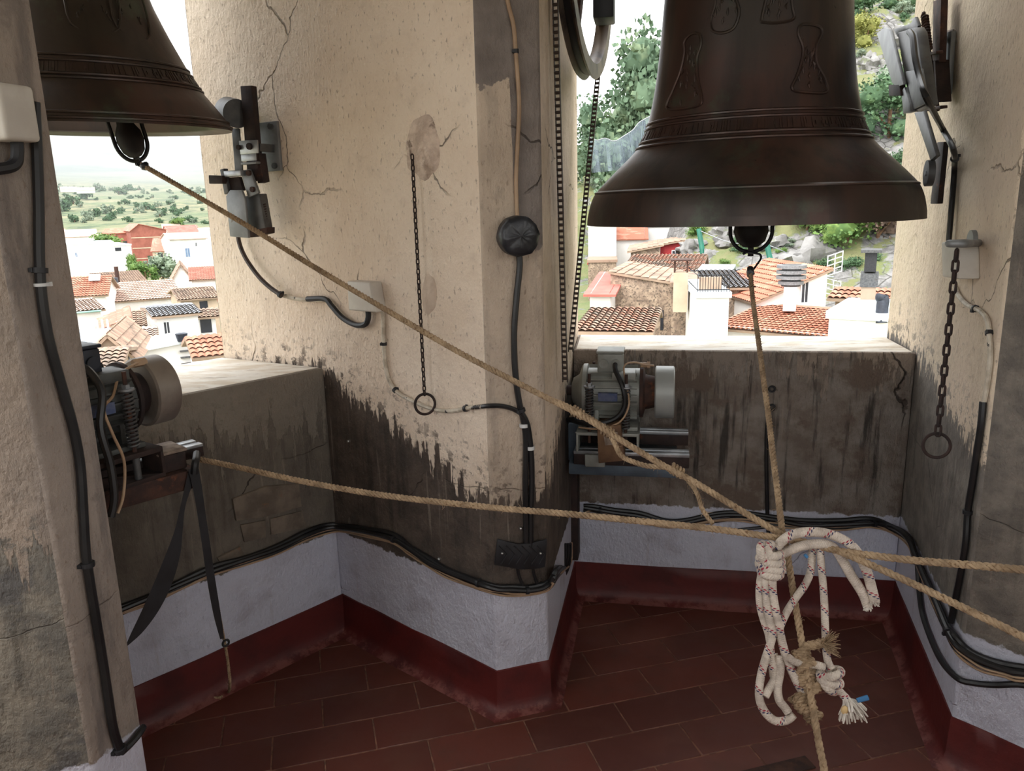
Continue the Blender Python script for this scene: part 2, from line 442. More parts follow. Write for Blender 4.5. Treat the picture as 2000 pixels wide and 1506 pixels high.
jambS = Pl(pS, pS + Vector((-0.95, -0.30)))
wm_jambS = wall_mat('cement_niche_near', jambS, srgb(158, 142, 128), srgb(134, 123, 114), srgb(138, 130, 118), srgb(108, 104, 98), 0.9, 0.9, 0.4, streak=0.3, crack=0.9, scrape=0.5, cols3=srgb(96, 93, 91), dirt=0.35)
wm_out = simple('plaster_outside', srgb(206, 190, 164), srgb(190, 172, 146), 4, 0.9, 0, 0.3, 40, 0.01)
wm_in = simple('plaster_inside', srgb(204, 188, 162), srgb(176, 160, 138), 3, 0.9, 0, 0.3, 40, 0.01, srgb(120, 110, 100), (0.55, 0.65), 2)
def sill_mat():
    g = NT('sill_weathered'); p = g.pos()
    w = g.scale(p, (1.0, 2.6, 1.0))
    col = g.mix(g.ss(g.noise(w, 5, 6, 0.65), 0.4, 0.62), srgb(240, 236, 228), srgb(216, 204, 186))
    fl = g.ss(g.noise(g.scale(p, (1.0, 4.0, 1.0)), 9, 6, 0.7), 0.58, 0.64)
    col = g.mix(g.math('MULTIPLY', fl, 0.55), col, srgb(150, 136, 120))
    return g.done(col, 0.8, 0, g.bump(g.noise(w, 14, 6, 0.7), 0.5, 0.01))
wm_sill = sill_mat()

def wall_prism(name, pts, mats, z0, z1, cap, bevel=0.008):
    """upright wall block; mats[i] is the material of the side from pts[i] to pts[i+1]"""
    n = len(pts); area = sum(pts[i].x * pts[(i + 1) % n].y - pts[(i + 1) % n].x * pts[i].y for i in range(n))
    if area < 0:
        pts = list(reversed(pts)); mats = [mats[(n - 2 - i) % n] for i in range(n)]
    allm = []
    for m in list(mats) + [cap]:
        if m not in allm: allm.append(m)
    b = MB()
    vs = [(p.x, p.y, z0) for p in pts] + [(p.x, p.y, z1) for p in pts]
    b.add(vs, [tuple(reversed(range(n))), tuple(range(n, 2 * n))], False, allm.index(cap))
    for i in range(n):
        j = (i + 1) % n
        b.add([(pts[i].x, pts[i].y, z0), (pts[j].x, pts[j].y, z0), (pts[j].x, pts[j].y, z1), (pts[i].x, pts[i].y, z1)], [(0, 1, 2, 3)], False, allm.index(mats[i]))
    return struct(b.build(name, allm, bevel=bevel))

def v2(a): return Vector((math.cos(math.radians(a)), math.sin(math.radians(a))))
# measured piers
mid_out = Vector((-0.45, 3.52))
wall_prism('wall_pier_centre', [pC, pD, pE, oE, mid_out, oL, pB], [wm_pierF, wm_jambR, wm_jambR, wm_out, wm_out, wm_jambL, wm_jambL], 0, ROOM_Z, wm_in)
gI = v2(24.0); gOut = pH + gI * 1.08
wall_prism('wall_pier_right', [pF, pG, pH, gOut, Vector((2.02, 2.62)), oF], [wm_jambG, wm_pierG, wm_in, wm_out, wm_out, wm_jambG], 0, ROOM_Z, wm_in)
sI = v2(198.0); sOut = pS + sI * 1.08
wall_prism('wall_pier_left', [pS, pQ, pA, oA, Vector((-2.02, 1.75)), sOut], [wm_pierQ, wm_jambL, wm_jambL, wm_out, wm_out, wm_jambS], 0, ROOM_Z, wm_in)
wall_prism('wall_left', [pA, pB, oL, oA], [wm_parL, wm_in, wm_out, wm_in], 0, PAR_Z, wm_sill, 0.012)
wall_prism('wall_right', [pE, pF, oF, oE], [wm_parR, wm_in, wm_out, wm_in], 0, PAR_Z, wm_sill, 0.012)
# the far side of the room, behind the viewer: three more piers and four parapets of the six-sided belfry
CEN = Vector((0.42, 0.88)); RR = 1.40
piers = [(pH, gOut, None, None)]
for a, n1, n2 in ((-11, 24, -38), (-71, -38, -100), (-131, -100, -162)):
    u_ = v2(a); t_ = Vector((-u_.y, u_.x)); base = CEN + u_ * RR
    p1 = base + t_ * 0.09; p2 = base - t_ * 0.09
    o1 = p1 + v2(n1) * 1.08; o2 = p2 + v2(n2) * 1.08; oo = base + u_ * 1.55
    wall_prism('wall_pier_rear', [p1, p2, o2, oo, o1], [wm_in, wm_in, wm_out, wm_out, wm_in], 0, ROOM_Z, wm_in)
    piers.append((p2, o2, p1, o1))
piers.append((None, None, pS, sOut))
for i in range(4):
    a0, a1 = piers[i][0], piers[i][1]; b0, b1 = piers[i + 1][2], piers[i + 1][3]
    k0, k1 = 0.66, 1.0
    wall_prism('wall_parapet_rear', [a0.lerp(a1, k0), b0.lerp(b1, k0), b1, a1], [wm_in, wm_in, wm_out, wm_in], 0, PAR_Z, wm_sill)
# lintels over the openings and the flat vault above
heads = [(pB, oL, pA, oA), (pE, oE, pF, oF)]
for i in range(4):
    heads.append((piers[i][0].lerp(piers[i][1], 0.5), piers[i][1], piers[i + 1][2].lerp(piers[i + 1][3], 0.5), piers[i + 1][3]))
for hi, (a0, a1, b0, b1) in enumerate(heads):
    wall_prism('wall_lintel', [a0, b0, b1, a1], [wm_in, wm_in, wm_out, wm_in], LINTEL_Z if hi < 2 else 2.75, ROOM_Z, wm_in)  # unseen rear lintels are dropped lower to cut the daylight from behind
b = MB(); R0 = 2.75
hexp = [Vector((CEN.x + R0 * math.cos(math.radians(51 + 60 * k)), CEN.y + R0 * math.sin(math.radians(51 + 60 * k)), ROOM_Z)) for k in range(6)]
b.prism(hexp, Vector((0, 0, 0.25))); struct(b.build('ceiling', wm_in))

# ------------------------------------------------------------------ floor: slab and clay tiles
g = NT('grout'); p = g.pos()
m_grout = g.done(g.mix(g.ss(g.noise(p, 30, 4), 0.4, 0.6), srgb(132, 92, 74), srgb(98, 68, 56)), 0.9, 0, g.bump(g.noise(p, 120, 3), 0.3, 0.003))
b = MB(); b.prism([Vector((v.x, v.y, -0.16)) for v in hexp], Vector((0, 0, 0.1585)))
floor = struct(b.build('floor', m_grout)); _W[floor.name] = Vector((0, 0, 0))
def tile_mat():
    g = NT('clay_tile'); p = g.pos(); oi = g.n('ObjectInfo')
    col = g.mix(oi.outputs['Random'], srgb(104, 54, 43), srgb(84, 43, 35))
    col = g.mix(g.ss(g.noise(p, 5, 6, 0.65), 0.45, 0.7), col, srgb(92, 54, 44))
    col = g.mix(g.math('MULTIPLY', g.ss(g.noise(p, 13, 6, 0.7), 0.60, 0.72), 0.5), col, srgb(70, 40, 34))
    col = g.mix(g.math('MULTIPLY', g.ss(g.noise(p, 2.2, 4), 0.5, 0.7), 0.25), col, srgb(140, 92, 76))
    return g.done(col, g.lin(g.noise(p, 8, 4), 0.3, 0.7, 0.42, 0.62), 0, g.bump(g.noise(p, 60, 4), 0.12, 0.004))
m_tile = tile_mat()
TL, TW, GAP = 0.300, 0.150, 0.0045
b = MB(); b.cbox((0, 0, -0.0075), (TL - GAP) / 2, (TW - GAP) / 2, 0.0075)
tile0 = b.build('floor_tile', m_tile, floor, bevel=0.0012, seg=1)
TA = math.radians(14.8); tu = Vector((math.cos(TA), math.sin(TA))); tv = Vector((-tu.y, tu.x))
_ref = onz(880 + 640 * 600 / 1655, 960 + 1185 * 600 / 1655, 0)      # a joint crossing
_r2 = Vector((_ref.x, _ref.y)); first = True
for j in range(-16, 12):
    for i in range(-9, 10):
        off = 0.5 * TL if (j % 2) else 0.0
        c = _r2 + tu * ((i + 0.5) * TL + off) + tv * ((j + 0.5) * TW)
        rel = c - CEN
        if rel.length > 2.25: continue
        pr = EYEP + Vector((0, 0, 0))
        if c.y < 0.9: continue
        t = tile0 if first else tile0.copy()
        if not first: C.objects.link(t)
        first = False
        t.location = (c.x, c.y, 0); t.rotation_euler = (0, 0, TA)

# ------------------------------------------------------------------ red coved skirting
path = [pQ, pA, pB, pC, pD, pE, pF, pG, pH]
def offset_path(pts, d):
    out = []
    for i, p in enumerate(pts):
        ns = []
        for a, c in ((i - 1, i), (i, i + 1)):
            if a < 0 or c >= len(pts): continue
            t = (pts[c] - pts[a]).normalized(); ns.append(Vector((t.y, -t.x)))
        if len(ns) == 1: out.append(p + ns[0] * d)
        else:
            m = (ns[0] + ns[1]).normalized(); out.append(p + m * (d / max(m.dot(ns[0]), 0.3)))
    return out
g = NT('red_skirting'); p = g.pos()
col = g.mix(g.ss(g.noise(p, 7, 6, 0.6), 0.4, 0.65), srgb(90, 27, 24), srgb(72, 22, 21))
z = g.sep(p)[2]
col = g.mix(g.math('MULTIPLY', g.ss(z, 0.030, 0.004), g.ss(g.noise(p, 16, 6, 0.7), 0.42, 0.58)), col, srgb(122, 72, 66))
m_red = g.done(col, 0.55, 0, g.bump(g.noise(p, 40, 4), 0.25, 0.006))
prof = [(0.0, 0.152), (0.004, 0.150), (0.006, 0.10), (0.008, 0.045), (0.014, 0.022), (0.026, 0.008), (0.042, 0.0005)]
fine = []
for i in range(len(path) - 1):
    n = 8
    for k in range(n): fine.append((i, k / n))
rows = [offset_path(path, d) for d, _ in prof]
b = MB(); cols = fine + [(len(path) - 2, 1.0)]
vs = []
for ri, (d, z) in enumerate(prof):
    for (i, k) in cols:
        q = rows[ri][i].lerp(rows[ri][i + 1], k)
        dz = 0.004 * mnoise.noise(Vector((q.x * 9, q.y * 9, ri))) if ri < 2 else 0
        if ri >= 5:
            qn = 0.006 * mnoise.noise(Vector((q.x * 12, q.y * 12, 3)))
            q = q + Vector((qn, qn))
        vs.append((q.x, q.y, z + dz))
m_ = len(cols)
b.add(vs, [(r * m_ + c, r * m_ + c + 1, (r + 1) * m_ + c + 1, (r + 1) * m_ + c) for r in range(len(prof) - 1) for c in range(m_ - 1)], True)
struct(b.build('baseboard_main', m_red, angle=50))
# ------------------------------------------------------------------ more pixel helpers
def proj(P):
    v = Vector(P) - EYEP; d = v.dot(_F)
    return 1000 + FPX * v.dot(_R) / d, 753 - FPX * v.dot(_U) / d, d
def z_at_y(P, y, lo=-1.0, hi=5.0):
    for _ in range(50):
        m = (lo + hi) / 2
        if proj((P.x, P.y, m))[1] > y: lo = m
        else: hi = m
    return m
def ppoly(b, pl, pxs, d0, d1):
    poly = [pl.px(x, y, d1) for x, y in pxs]
    return b.prism(poly, pl.n * (d0 - d1))
def ppath(pl, pxs, d, n=6):
    return spline([pl.px(x, y, d) for x, y in pxs], n)
def dpath(pxs, d0, d1):
    """image path seen from depth d0 to d1 (a straight line in space stays straight)"""
    L = [0.0]
    for a, c in zip(pxs, pxs[1:]): L.append(L[-1] + math.hypot(c[0] - a[0], c[1] - a[1]))
    return [pt(x, y, 1.0 / (1 / d0 + (1 / d1 - 1 / d0) * l / L[-1])) for (x, y), l in zip(pxs, L)]

# ------------------------------------------------------------------ bell bronze
def bronze(name):
    g = NT(name); p = g.obj()
    st = g.noise(g.scale(p, (9, 9, 0.8)), 1.5, 5, 0.6)
    col = g.mix(g.ss(g.noise(p, 2.6, 5), 0.35, 0.68), srgb(62, 56, 51), srgb(76, 54, 48))
    col = g.mix(g.math('MULTIPLY', g.ss(st, 0.45, 0.65), 0.6), col, srgb(46, 43, 42))
    col = g.mix(g.math('MULTIPLY', g.ss(g.noise(p, 4.2, 6, 0.65), 0.52, 0.66), 0.75), col, srgb(72, 80, 67))
    col = g.mix(g.ss(g.noise(p, 36, 3, 0.6), 0.72, 0.78), col, srgb(30, 27, 26))
    return g.done(col, g.lin(g.noise(p, 6, 4), 0.3, 0.7, 0.34, 0.52), 0.5, g.bump(g.noise(p, 50, 4), 0.12, 0.003))
m_bronze = bronze('bell_bronze')
m_iron = simple('clapper_iron', srgb(40, 34, 33), srgb(30, 27, 28), 12, 0.6, 0.5, 0.3, 60, 0.002)
m_hoop = simple('clapper_hoop', srgb(34, 33, 36), srgb(24, 24, 28), 12, 0.5, 0.5, 0.1)

def make_bell(label, mouth, axis, rm, prof_px, bands, ins, figs, front_px_center, group=None):
    """lathe bell; prof_px is (radius, height) in units where the mouth radius is 329"""
    s = rm / 329.0; ax = Vector(axis).normalized()
    prof = [(r * s, h * s) for r, h in prof_px]
    t = thing('church_bell', label, 'bell', mouth, group)
    def rad(h):
        for (r0, h0), (r1, h1) in zip(prof, prof[1:]):
            if h0 <= h <= h1: return r0 + (r1 - r0) * (h - h0) / max(h1 - h0, 1e-6)
        return prof[-1][0]
    dense = []
    P = [Vector((r, h, 0)) for r, h in prof]
    for q in spline(P[1:], 5): dense.append((max(q.x, 0.0), q.y))
    outer = [prof[0]] + dense
    inner = [(max(r - 0.035 * rm / 0.33 * 0.5 - 0.02, 0.0), h - (0.02 if h > 0.5 * prof[-1][1] else 0.0)) for r, h in reversed(outer[1:])]
    inner += [(prof[0][0] - 0.045 * rm / 0.5, 0.012 * rm / 0.5)]
    b = MB(); b.lathe(outer + inner + [outer[0]], mouth, ax, 96)
    body = b.build('bell_body', m_bronze, t, angle=50)
    fx = (EYEP - Vector(mouth)); fx -= ax * fx.dot(ax); fx.normalize()      # towards the viewer
    rx = fx.cross(ax); rx.normalize()
    if rx.dot(_R) < 0: rx = -rx
    def surf(px_dx, px_h, lift):
        h = px_h * s; r = rad(h); sn = max(-0.98, min(0.98, px_dx * s / r)); a = math.asin(sn)
        d = fx * math.cos(a) + rx * math.sin(a)
        return Vector(mouth) + ax * h + d * (r + lift)
    for h in bands:
        b = MB(); hh = h * s; r = rad(hh)
        b.lathe([(r - 0.004, hh - 0.006 * rm / 0.5), (r + 0.004, hh - 0.002), (r + 0.004, hh + 0.002), (r - 0.004, hh + 0.006 * rm / 0.5)], mouth, ax, 96)
        b.build('moulding', m_bronze, body)
    # worn cast inscription: a frieze of upright strokes too worn to read
    rnd = random.Random(5); b = MB(); h0, h1 = ins[0] * s, ins[1] * s; cells = 120
    for k in range(cells):
        a0 = 2 * math.pi * k / cells
        for q in range(rnd.choice((1, 2, 2, 3))):
            a = a0 + rnd.uniform(0.1, 0.85) * 2 * math.pi / cells
            d = fx * math.cos(a) + rx * math.sin(a); e = -fx * math.sin(a) + rx * math.cos(a)
            za = h0 + rnd.choice((0, 0, 0.3)) * (h1 - h0); zb = h1 - rnd.choice((0, 0, 0.35)) * (h1 - h0)
            w = 0.0016 * rm / 0.5 * rnd.uniform(0.8, 1.6)
            p0 = Vector(mouth) + ax * za + d * (rad(za) - 0.002); p1 = Vector(mouth) + ax * zb + d * (rad(zb) - 0.002)
            b.obox(p0 - e * w, e * 2 * w, d * 0.004, p1 - p0)
    b.build('inscription_band', m_bronze, body)['kind'] = 'stuff'
    for fpx in figs:
        b = MB(); rnd = random.Random(int(abs(fpx[0][0]) * 7))
        out = [surf(x - front_px_center[0], front_px_center[1] - y, 0.001) for x, y in fpx]
        b.tube(spline(out, 5, True), 0.0042 * rm / 0.5, 6, True)
        cx = sum(x for x, y in fpx) / len(fpx); cy = sum(y for x, y in fpx) / len(fpx)
        for k in range(26):      # drapery-like ridges inside the outline
            x, y = rnd.choice(fpx); q = rnd.uniform(0.15, 0.85)
            x0, y0 = cx + (x - cx) * q, cy + (y - cy) * q
            l = rnd.uniform(6, 16)
            b.tube([surf(x0 - front_px_center[0] + rnd.uniform(-2, 2), front_px_center[1] - (y0 + dy), 0.0005) for dy in (-l / 2, 0, l / 2)], [0.001, 0.0040 * rm / 0.5, 0.001], 5)
        b.build('cast_relief', m_bronze, body)
    return t, body, fx, rx, s

# right-hand bell
MR = pt(1459, 432, 2.45)
axR = Vector((0, 0, 1)) + _R0 * (-0.004)
profR = [(329, 0), (328, 14), (322, 40), (315, 62), (300, 84), (276, 112), (254, 136), (240, 156), (229, 182), (219, 216), (210, 256), (202, 310), (196, 370), (190, 440), (186, 500), (180, 545), (160, 572), (110, 588), (40, 592), (0, 592)]
figsR = [
    [(1325, 218), (1336, 190), (1350, 158), (1357, 125), (1356, 106), (1370, 95), (1384, 100), (1387, 118), (1380, 142), (1384, 180), (1391, 208), (1388, 224), (1350, 226)],
    [(1406, 96), (1403, 78), (1409, 55), (1412, 20), (1420, -30), (1432, -30), (1438, 20), (1446, 50), (1452, 74), (1444, 98), (1424, 104)],
    [(1490, 88), (1497, 50), (1503, 0), (1508, -40), (1528, -40), (1533, 20), (1540, 70), (1543, 90), (1520, 96), (1494, 94)],
    [(1546, 208), (1553, 186), (1560, 160), (1561, 138), (1552, 114), (1558, 100), (1585, 102), (1592, 114), (1583, 138), (1586, 165), (1601, 190), (1605, 212), (1575, 214)]]
profR = [(r * (1 - 0.085 * min(max((h - 50) / 120.0, 0), 1)), h) for r, h in profR]
RM_R = 311 * 2.45 / FPX
bellR, bodyR, fxR, rxR, sR = make_bell('large dark bronze bell over the stone parapet below cliff and tiled roofs', MR, axR, RM_R, profR, [64, 150, 160, 186, 196], (164, 182), figsR, (1479, 437))
# left-hand bell
ML = pt(175, 254, 2.30)
RM_L = 264 * 2.30 / FPX
profL = [(329, 0), (327, 10), (318, 24), (297, 53), (267, 92), (241, 137), (222, 175), (203, 215), (186, 255), (172, 291), (160, 340), (152, 420), (146, 480), (138, 520), (110, 545), (50, 555), (0, 556)]
k = 329 / 277.0
figsL = [[(170 * k + c, 75 * k) for c in (0, 90)] + [(170 * k + 85, -40 * k), (170 * k + 8, -40 * k)],
         [(243 * k, 70 * k), (300 * k, 78 * k), (285 * k, -40 * k), (245 * k, -40 * k)]]
bellL, bodyL, fxL, rxL, sL = make_bell('smaller bronze bell hanging beside the hammer above the left sill', ML, Vector((0, 0, 1)) + Vector((0.02, -0.038, 0)), RM_L, profL, [8, 20, 92, 100, 128, 140], (104, 124), figsL, (175 * k, 247 * k))

# headstocks (above the frame) that carry the bells
def headstock(bell, mouth, ax, height, rtop, p_from, p_to, zc):
    b = MB(); a = Vector((p_from.x, p_from.y, zc)); c = Vector((p_to.x, p_to.y, zc)); d = (c - a).normalized(); n = d.cross(Z1)
    L = (c - a).length
    b.obox(a + d * 0.16 * L - n * 0.08 + Z1 * -0.05, d * 0.68 * L, n * 0.16, Z1 * 0.32)
    y = b.build('headstock', MAT['blue_beam'], bell, bevel=0.01)
    b = MB(); b.cyl(a - d * 0.01, c + d * 0.01, 0.025, n=16); b.build('axle', MAT['steel_dark'], bell)
    b = MB(); top = Vector(mouth) + Vector(ax).normalized() * (height - 0.02)
    b.cyl(top, Vector((top.x, top.y, zc + 0.1)), 0.05, n=16); b.build('crown', m_bronze, bell)
def on_line(p, q, M):     # point of the line p-q abreast of M
    t = (q - p).normalized(); return p + t * (Vector((M.x, M.y)) - p).dot(t)
cx = 1.0
headstock(bellR, MR, axR, 592 * sR, 0.1, on_line(pD, pE, MR), on_line(pG, pF, MR), 2.52)
headstock(bellL, ML, Vector((0, 0, 1)), 556 * sL, 0.1, on_line(pB, oL, ML), on_line(pA, oA, ML), 2.44)

# ------------------------------------------------------------------ clappers
def make_clapper(label, ball_c, ball_r, hoop_r, top, sc, tail_px, name='bell_clapper'):
    t = thing(name, label, 'clapper', top)
    ball_c = Vector(ball_c); top = Vector(top); dn = (ball_c - top).normalized()
    b = MB(); b.cyl(top, ball_c, 0.016, 0.02, 12); b.build('rod', m_iron, t)
    b = MB(); b.lathe([(0.0, -ball_r * sc), (ball_r * 0.45, -ball_r * sc * 0.9), (ball_r * 0.8, -ball_r * sc * 0.6), (ball_r, 0), (ball_r * 0.92, ball_r * sc * 0.5), (ball_r * 0.6, ball_r * sc * 0.95), (0.02, ball_r * sc * 1.5)], ball_c, -dn, 28)
    b.build('ball', m_iron, t)
    vw = (EYEP - ball_c).normalized(); x = dn.cross(vw).normalized()
    P = []
    for i in range(25):
        a = math.pi * (-0.02 + 1.04 * i / 24)
        P.append(ball_c + x * math.cos(a) * hoop_r + dn * (math.sin(a) * hoop_r * sc * 1.02))
    P = [P[0] - dn * hoop_r * sc * 1.2] + P + [P[-1] - dn * hoop_r * sc * 1.2]
    b = MB(); b.tube(P, 0.0062, 8); b.build('hoop', m_hoop, t)
    tip = ball_c + dn * (hoop_r * sc * 1.02)
    b = MB(); M = Matrix((x, vw, dn)).transposed()
    b.cbox(tip - dn * hoop_r * sc * 0.08, 0.009, 0.007, hoop_r * sc * 0.30, M); b.build('tail', m_iron, t, bevel=0.002)
    return t, tip
bcR = pt(1467, 452, 2.45)
topR = MR + axR.normalized() * 0.62
clR, tipR = make_clapper('round dark iron clapper with hoop below the large bell', bcR, 0.054, 0.064, topR, 0.98, None)
b = MB(); b.tube(spline(dpath([(1451, 497), (1459, 493), (1471, 494), (1484, 497), (1486, 505), (1479, 516), (1471, 527), (1466, 533)], 2.44, 2.42), 5), 0.0035, 6)
b.build('wire_hook', m_hoop, clR)
bcL = pt(255, 275, 2.38)
topL = ML + Vector((0.02, -0.03, 0.50))
clL, tipL = make_clapper('long dark oval clapper with hoop below the smaller bell', bcL, 0.040, 0.0455, topL, 1.32, None)
b = MB(); b.tube(spline(dpath([(265, 310), (272, 309), (274, 315), (268, 320), (272, 324), (280, 325)], 2.37, 2.36), 5), 0.003, 6)
b.build('wire_hook', m_hoop, clL)

# ------------------------------------------------------------------ chain wheel on the large bell's axle and its roller chain
nearT = pt(1098, 0, 2.16); farT = pt(1181, 60, 2.86); botT = pt(1141, 140, 2.44)
wd = (farT - nearT); wd.z = 0; wd.normalize(); waxis = wd.cross(Z1).normalized()
wc2 = (nearT + farT) / 2; WR = 0.43
wcen = Vector((wc2.x, wc2.y, botT.z + WR)); 
wheel = thing('chain_wheel', 'large grooved chain wheel hanging beside the pier at the bell axle', 'wheel', wcen)
m_wheel = simple('wheel_paint', srgb(120, 106, 92), srgb(96, 84, 76), 9, 0.45, 0.3, 0.1, 60, 0.001, srgb(52, 46, 46), (0.5, 0.62), 5)
m_groove = simple('wheel_groove', srgb(34, 33, 38), srgb(26, 26, 30), 9, 0.5, 0.3, 0.1)
b = MB(); hw = 0.024
b.lathe([(WR - 0.045, -hw), (WR, -hw), (WR + 0.004, -hw * 0.8), (WR - 0.014, -hw * 0.45), (WR - 0.014, hw * 0.45), (WR + 0.004, hw * 0.8), (WR, hw), (WR - 0.045, hw), (WR - 0.052, 0), (WR - 0.045, -hw)], wcen, waxis, 72)
b.build('rim', m_wheel, wheel)
b = MB(); b.lathe([(WR - 0.013, -hw * 0.43), (WR - 0.010, 0), (WR - 0.013, hw * 0.43)], wcen, waxis, 72); b.build('groove', m_groove, wheel)
for k in range(4):
    a = math.pi / 4 + k * math.pi / 2 + 0.25
    d = wd * math.cos(a) + Z1 * math.sin(a); e = waxis.cross(d)
    b = MB(); b.obox(wcen + d * 0.04 - e * 0.018 - waxis * 0.012, d * (WR - 0.08), e * 0.036, waxis * 0.024)
    b.build('spoke', MAT['rust'], wheel, bevel=0.003)
b = MB(); b.cyl(wcen - waxis * 0.05, wcen + waxis * 0.05, 0.06, n=24); b.build('hub', MAT['steel_dark'], wheel)
b = MB()
ca = pt(1163, 18, 2.62)
b.cbox(ca + Vector((0.03, 0, 0.12)), 0.035, 0.06, 0.16, Matrix.Rotation(math.radians(-10), 3, 'Z'))
b.build('bearing_block', MAT['blue_box'], wheel, bevel=0.006)

m_chain = simple('chain_steel', srgb(78, 66, 60), srgb(52, 44, 42), 40, 0.5, 0.5, 0.1)
def roller_chain():
    pitch = 0.0159 * 1.12
    near0 = pt(1083, -60, 2.13); near1 = pt(1104, 752, 2.46)
    far0 = pt(1172, 105, 2.84); far1 = pt(1113, 700, 2.56)
    t = thing('roller_chain', 'long steel roller chain running from chain wheel to motor sprocket', 'chain', near1)
    # one link: two side plates and a roller
    b = MB()
    for s in (-1, 1):
        b.obox((s * 0.0072 - 0.0011, -0.0055, -pitch * 0.62), (0.0022, 0, 0), (0, 0.011, 0), (0, 0, pitch * 1.24))
    b.cyl((-0.0088, 0, 0), (0.0088, 0, 0), 0.0048, n=8)
    proto = b.build('link', m_chain, None)
    first = True
    mid = far1.lerp(near1, 0.5) + Vector((0, 0, -0.045))
    wl = []
    for (p, q) in ((near0, near1), (far0, far1)):
        L = (q - p).length; n = int(L / pitch); d = (q - p).normalized()
        for i in range(n): wl.append((p + d * (i * pitch), d))
    # around the lower half of the wheel is empty: the chain lies over the top (above the frame)
    for (p, d) in wl:
        o = proto if first else proto.copy()
        if not first: C.objects.link(o)
        first = False
        z = d; x = (waxis - z * waxis.dot(z)).normalized(); y = z.cross(x)
        o.matrix_world = Matrix(((x.x, y.x, z.x, p.x), (x.y, y.y, z.y, p.y), (x.z, y.z, z.z, p.z), (0, 0, 0, 1)))
        mw = o.matrix_world.copy()
        o.parent = t; o.matrix_parent_inverse = Matrix.Translation(-_W[t.name]); o.matrix_basis = mw
    return t, near1, far1
rchain, sprk_n, sprk_f = roller_chain()
sprk = (sprk_n + sprk_f) / 2 + Vector((0, 0, -0.02))
# ------------------------------------------------------------------ bell motors
def make_motor(label, name, O, X, N, mats, cover_mat):
    """X: shaft direction from sprocket to cover, N: towards the room"""
    X = X.normalized(); N = N.normalized()
    t = thing(name, label, 'motor', O + Z1 * -0.11)
    def P(x, n, z): return O + X * x + N * n + Z1 * z
    def bx(b, x0, x1, n0, n1, z0, z1): return b.obox(P(x0, n0, z0), X * (x1 - x0), N * (n1 - n0), Z1 * (z1 - z0))
    gm, dm = mats
    b = MB(); b.cyl(P(-0.10, 0, 0), P(0.085, 0, 0), 0.082, n=36); body = b.build('motor_body', gm, t)
    b = MB()
    for k in range(22):
        a = 2 * math.pi * k / 22 + 0.07
        if math.sin(a) > 0.93: continue
        d = N * math.cos(a) + Z1 * math.sin(a); e = X.cross(d)
        b.obox(P(-0.095, 0, 0) + d * 0.078 - e * 0.0022, X * 0.17, e * 0.0044, d * 0.020)
    b.build('cooling_fins', gm, body)
    b = MB(); b.lathe([(0.03, -0.155), (0.045, -0.15), (0.06, -0.128), (0.09, -0.118), (0.097, -0.112), (0.097, -0.098), (0.082, -0.096)], O, X, 36); b.build('end_shield', gm, t)
    b = MB(); b.lathe([(0.082, 0.083), (0.090, 0.085), (0.090, 0.095), (0.062, 0.102), (0.055, 0.135)], O, X, 36); b.build('rear_flange', MAT['rust'] if cover_mat is MAT['cover_grey'] else MAT['rust_dark'], t)
    b = MB(); b.lathe([(0.0, 0.135), (0.085, 0.135), (0.0915, 0.139), (0.0915, 0.198), (0.088, 0.202), (0.0, 0.202)], O, X, 48); cov = b.build('brake_cover', cover_mat, t, angle=30)
    b = MB(); b.cyl(P(-0.205, 0, 0), P(-0.15, 0, 0), 0.018, n=16); b.build('shaft', MAT['rust_dark'], t)
    b = MB()
    b.lathe([(0.018, -0.208), (0.034, -0.206), (0.038, -0.202), (0.034, -0.198), (0.018, -0.196)], O, X, 16); b.build('sprocket', MAT['steel_dark'], t)
    # terminal box
    b = MB(); bx(b, -0.062, 0.025, -0.045, 0.045, 0.075, 0.142); tb = b.build('terminal_box', dm, t, bevel=0.005)
    b = MB(); bx(b, -0.066, 0.029, -0.049, 0.049, 0.1425, 0.152); b.build('lid', dm, tb, bevel=0.003)
    for x in (-0.040, 0.002):
        b = MB(); b.cyl(P(x, 0.045, 0.108), P(x, 0.052, 0.108), 0.016, n=16); b.build('cable_gland', dm, tb)
    b = MB(); bx(b, -0.01, 0.07, 0.0, 0.083, 0.058, 0.084); b.build('name_plate_boss', gm, body, bevel=0.004)
    b = MB(); bx(b, -0.055, 0.01, 0.086, 0.103, -0.012, 0.016); b.build('rating_plate', simple('rating_plate', srgb(70, 84, 122), srgb(96, 104, 128), 40, 0.4, 0.3, 0.0), body)
    # feet, saddle and springs
    b = MB(); bx(b, -0.095, 0.08, -0.085, 0.095, -0.118, -0.104); bx(b, -0.07, -0.055, -0.07, 0.075, -0.104, -0.05); bx(b, 0.03, 0.045, -0.07, 0.075, -0.104, -0.05)
    b.build('foot', gm, t, bevel=0.003)
    for x in (-0.085, 0.040):
        for n in (0.108, -0.095):
            b = MB(); b.helix(P(x, n, -0.108), P(x, n, 0.038), 0.0125, 0.0030, 15); sp = b.build('spring', MAT['rust_dark'] if dm is MAT['motor_dark'] else MAT['steel_dark'], t)
            b = MB(); b.cyl(P(x, n, -0.16), P(x, n, 0.085 if dm is not MAT['motor_dark'] else 0.058), 0.0055, n=8); b.build('rod', MAT['rust'], sp)
            b = MB(); b.cyl(P(x, n, 0.038), P(x, n, 0.043), 0.019, n=16); b.build('washer', MAT['zinc'], sp)
            b = MB(); b.cyl(P(x, n, 0.043), P(x, n, 0.053), 0.010, n=6, smooth=False); b.build('nut', MAT['zinc'], sp)
    return t, P, bx

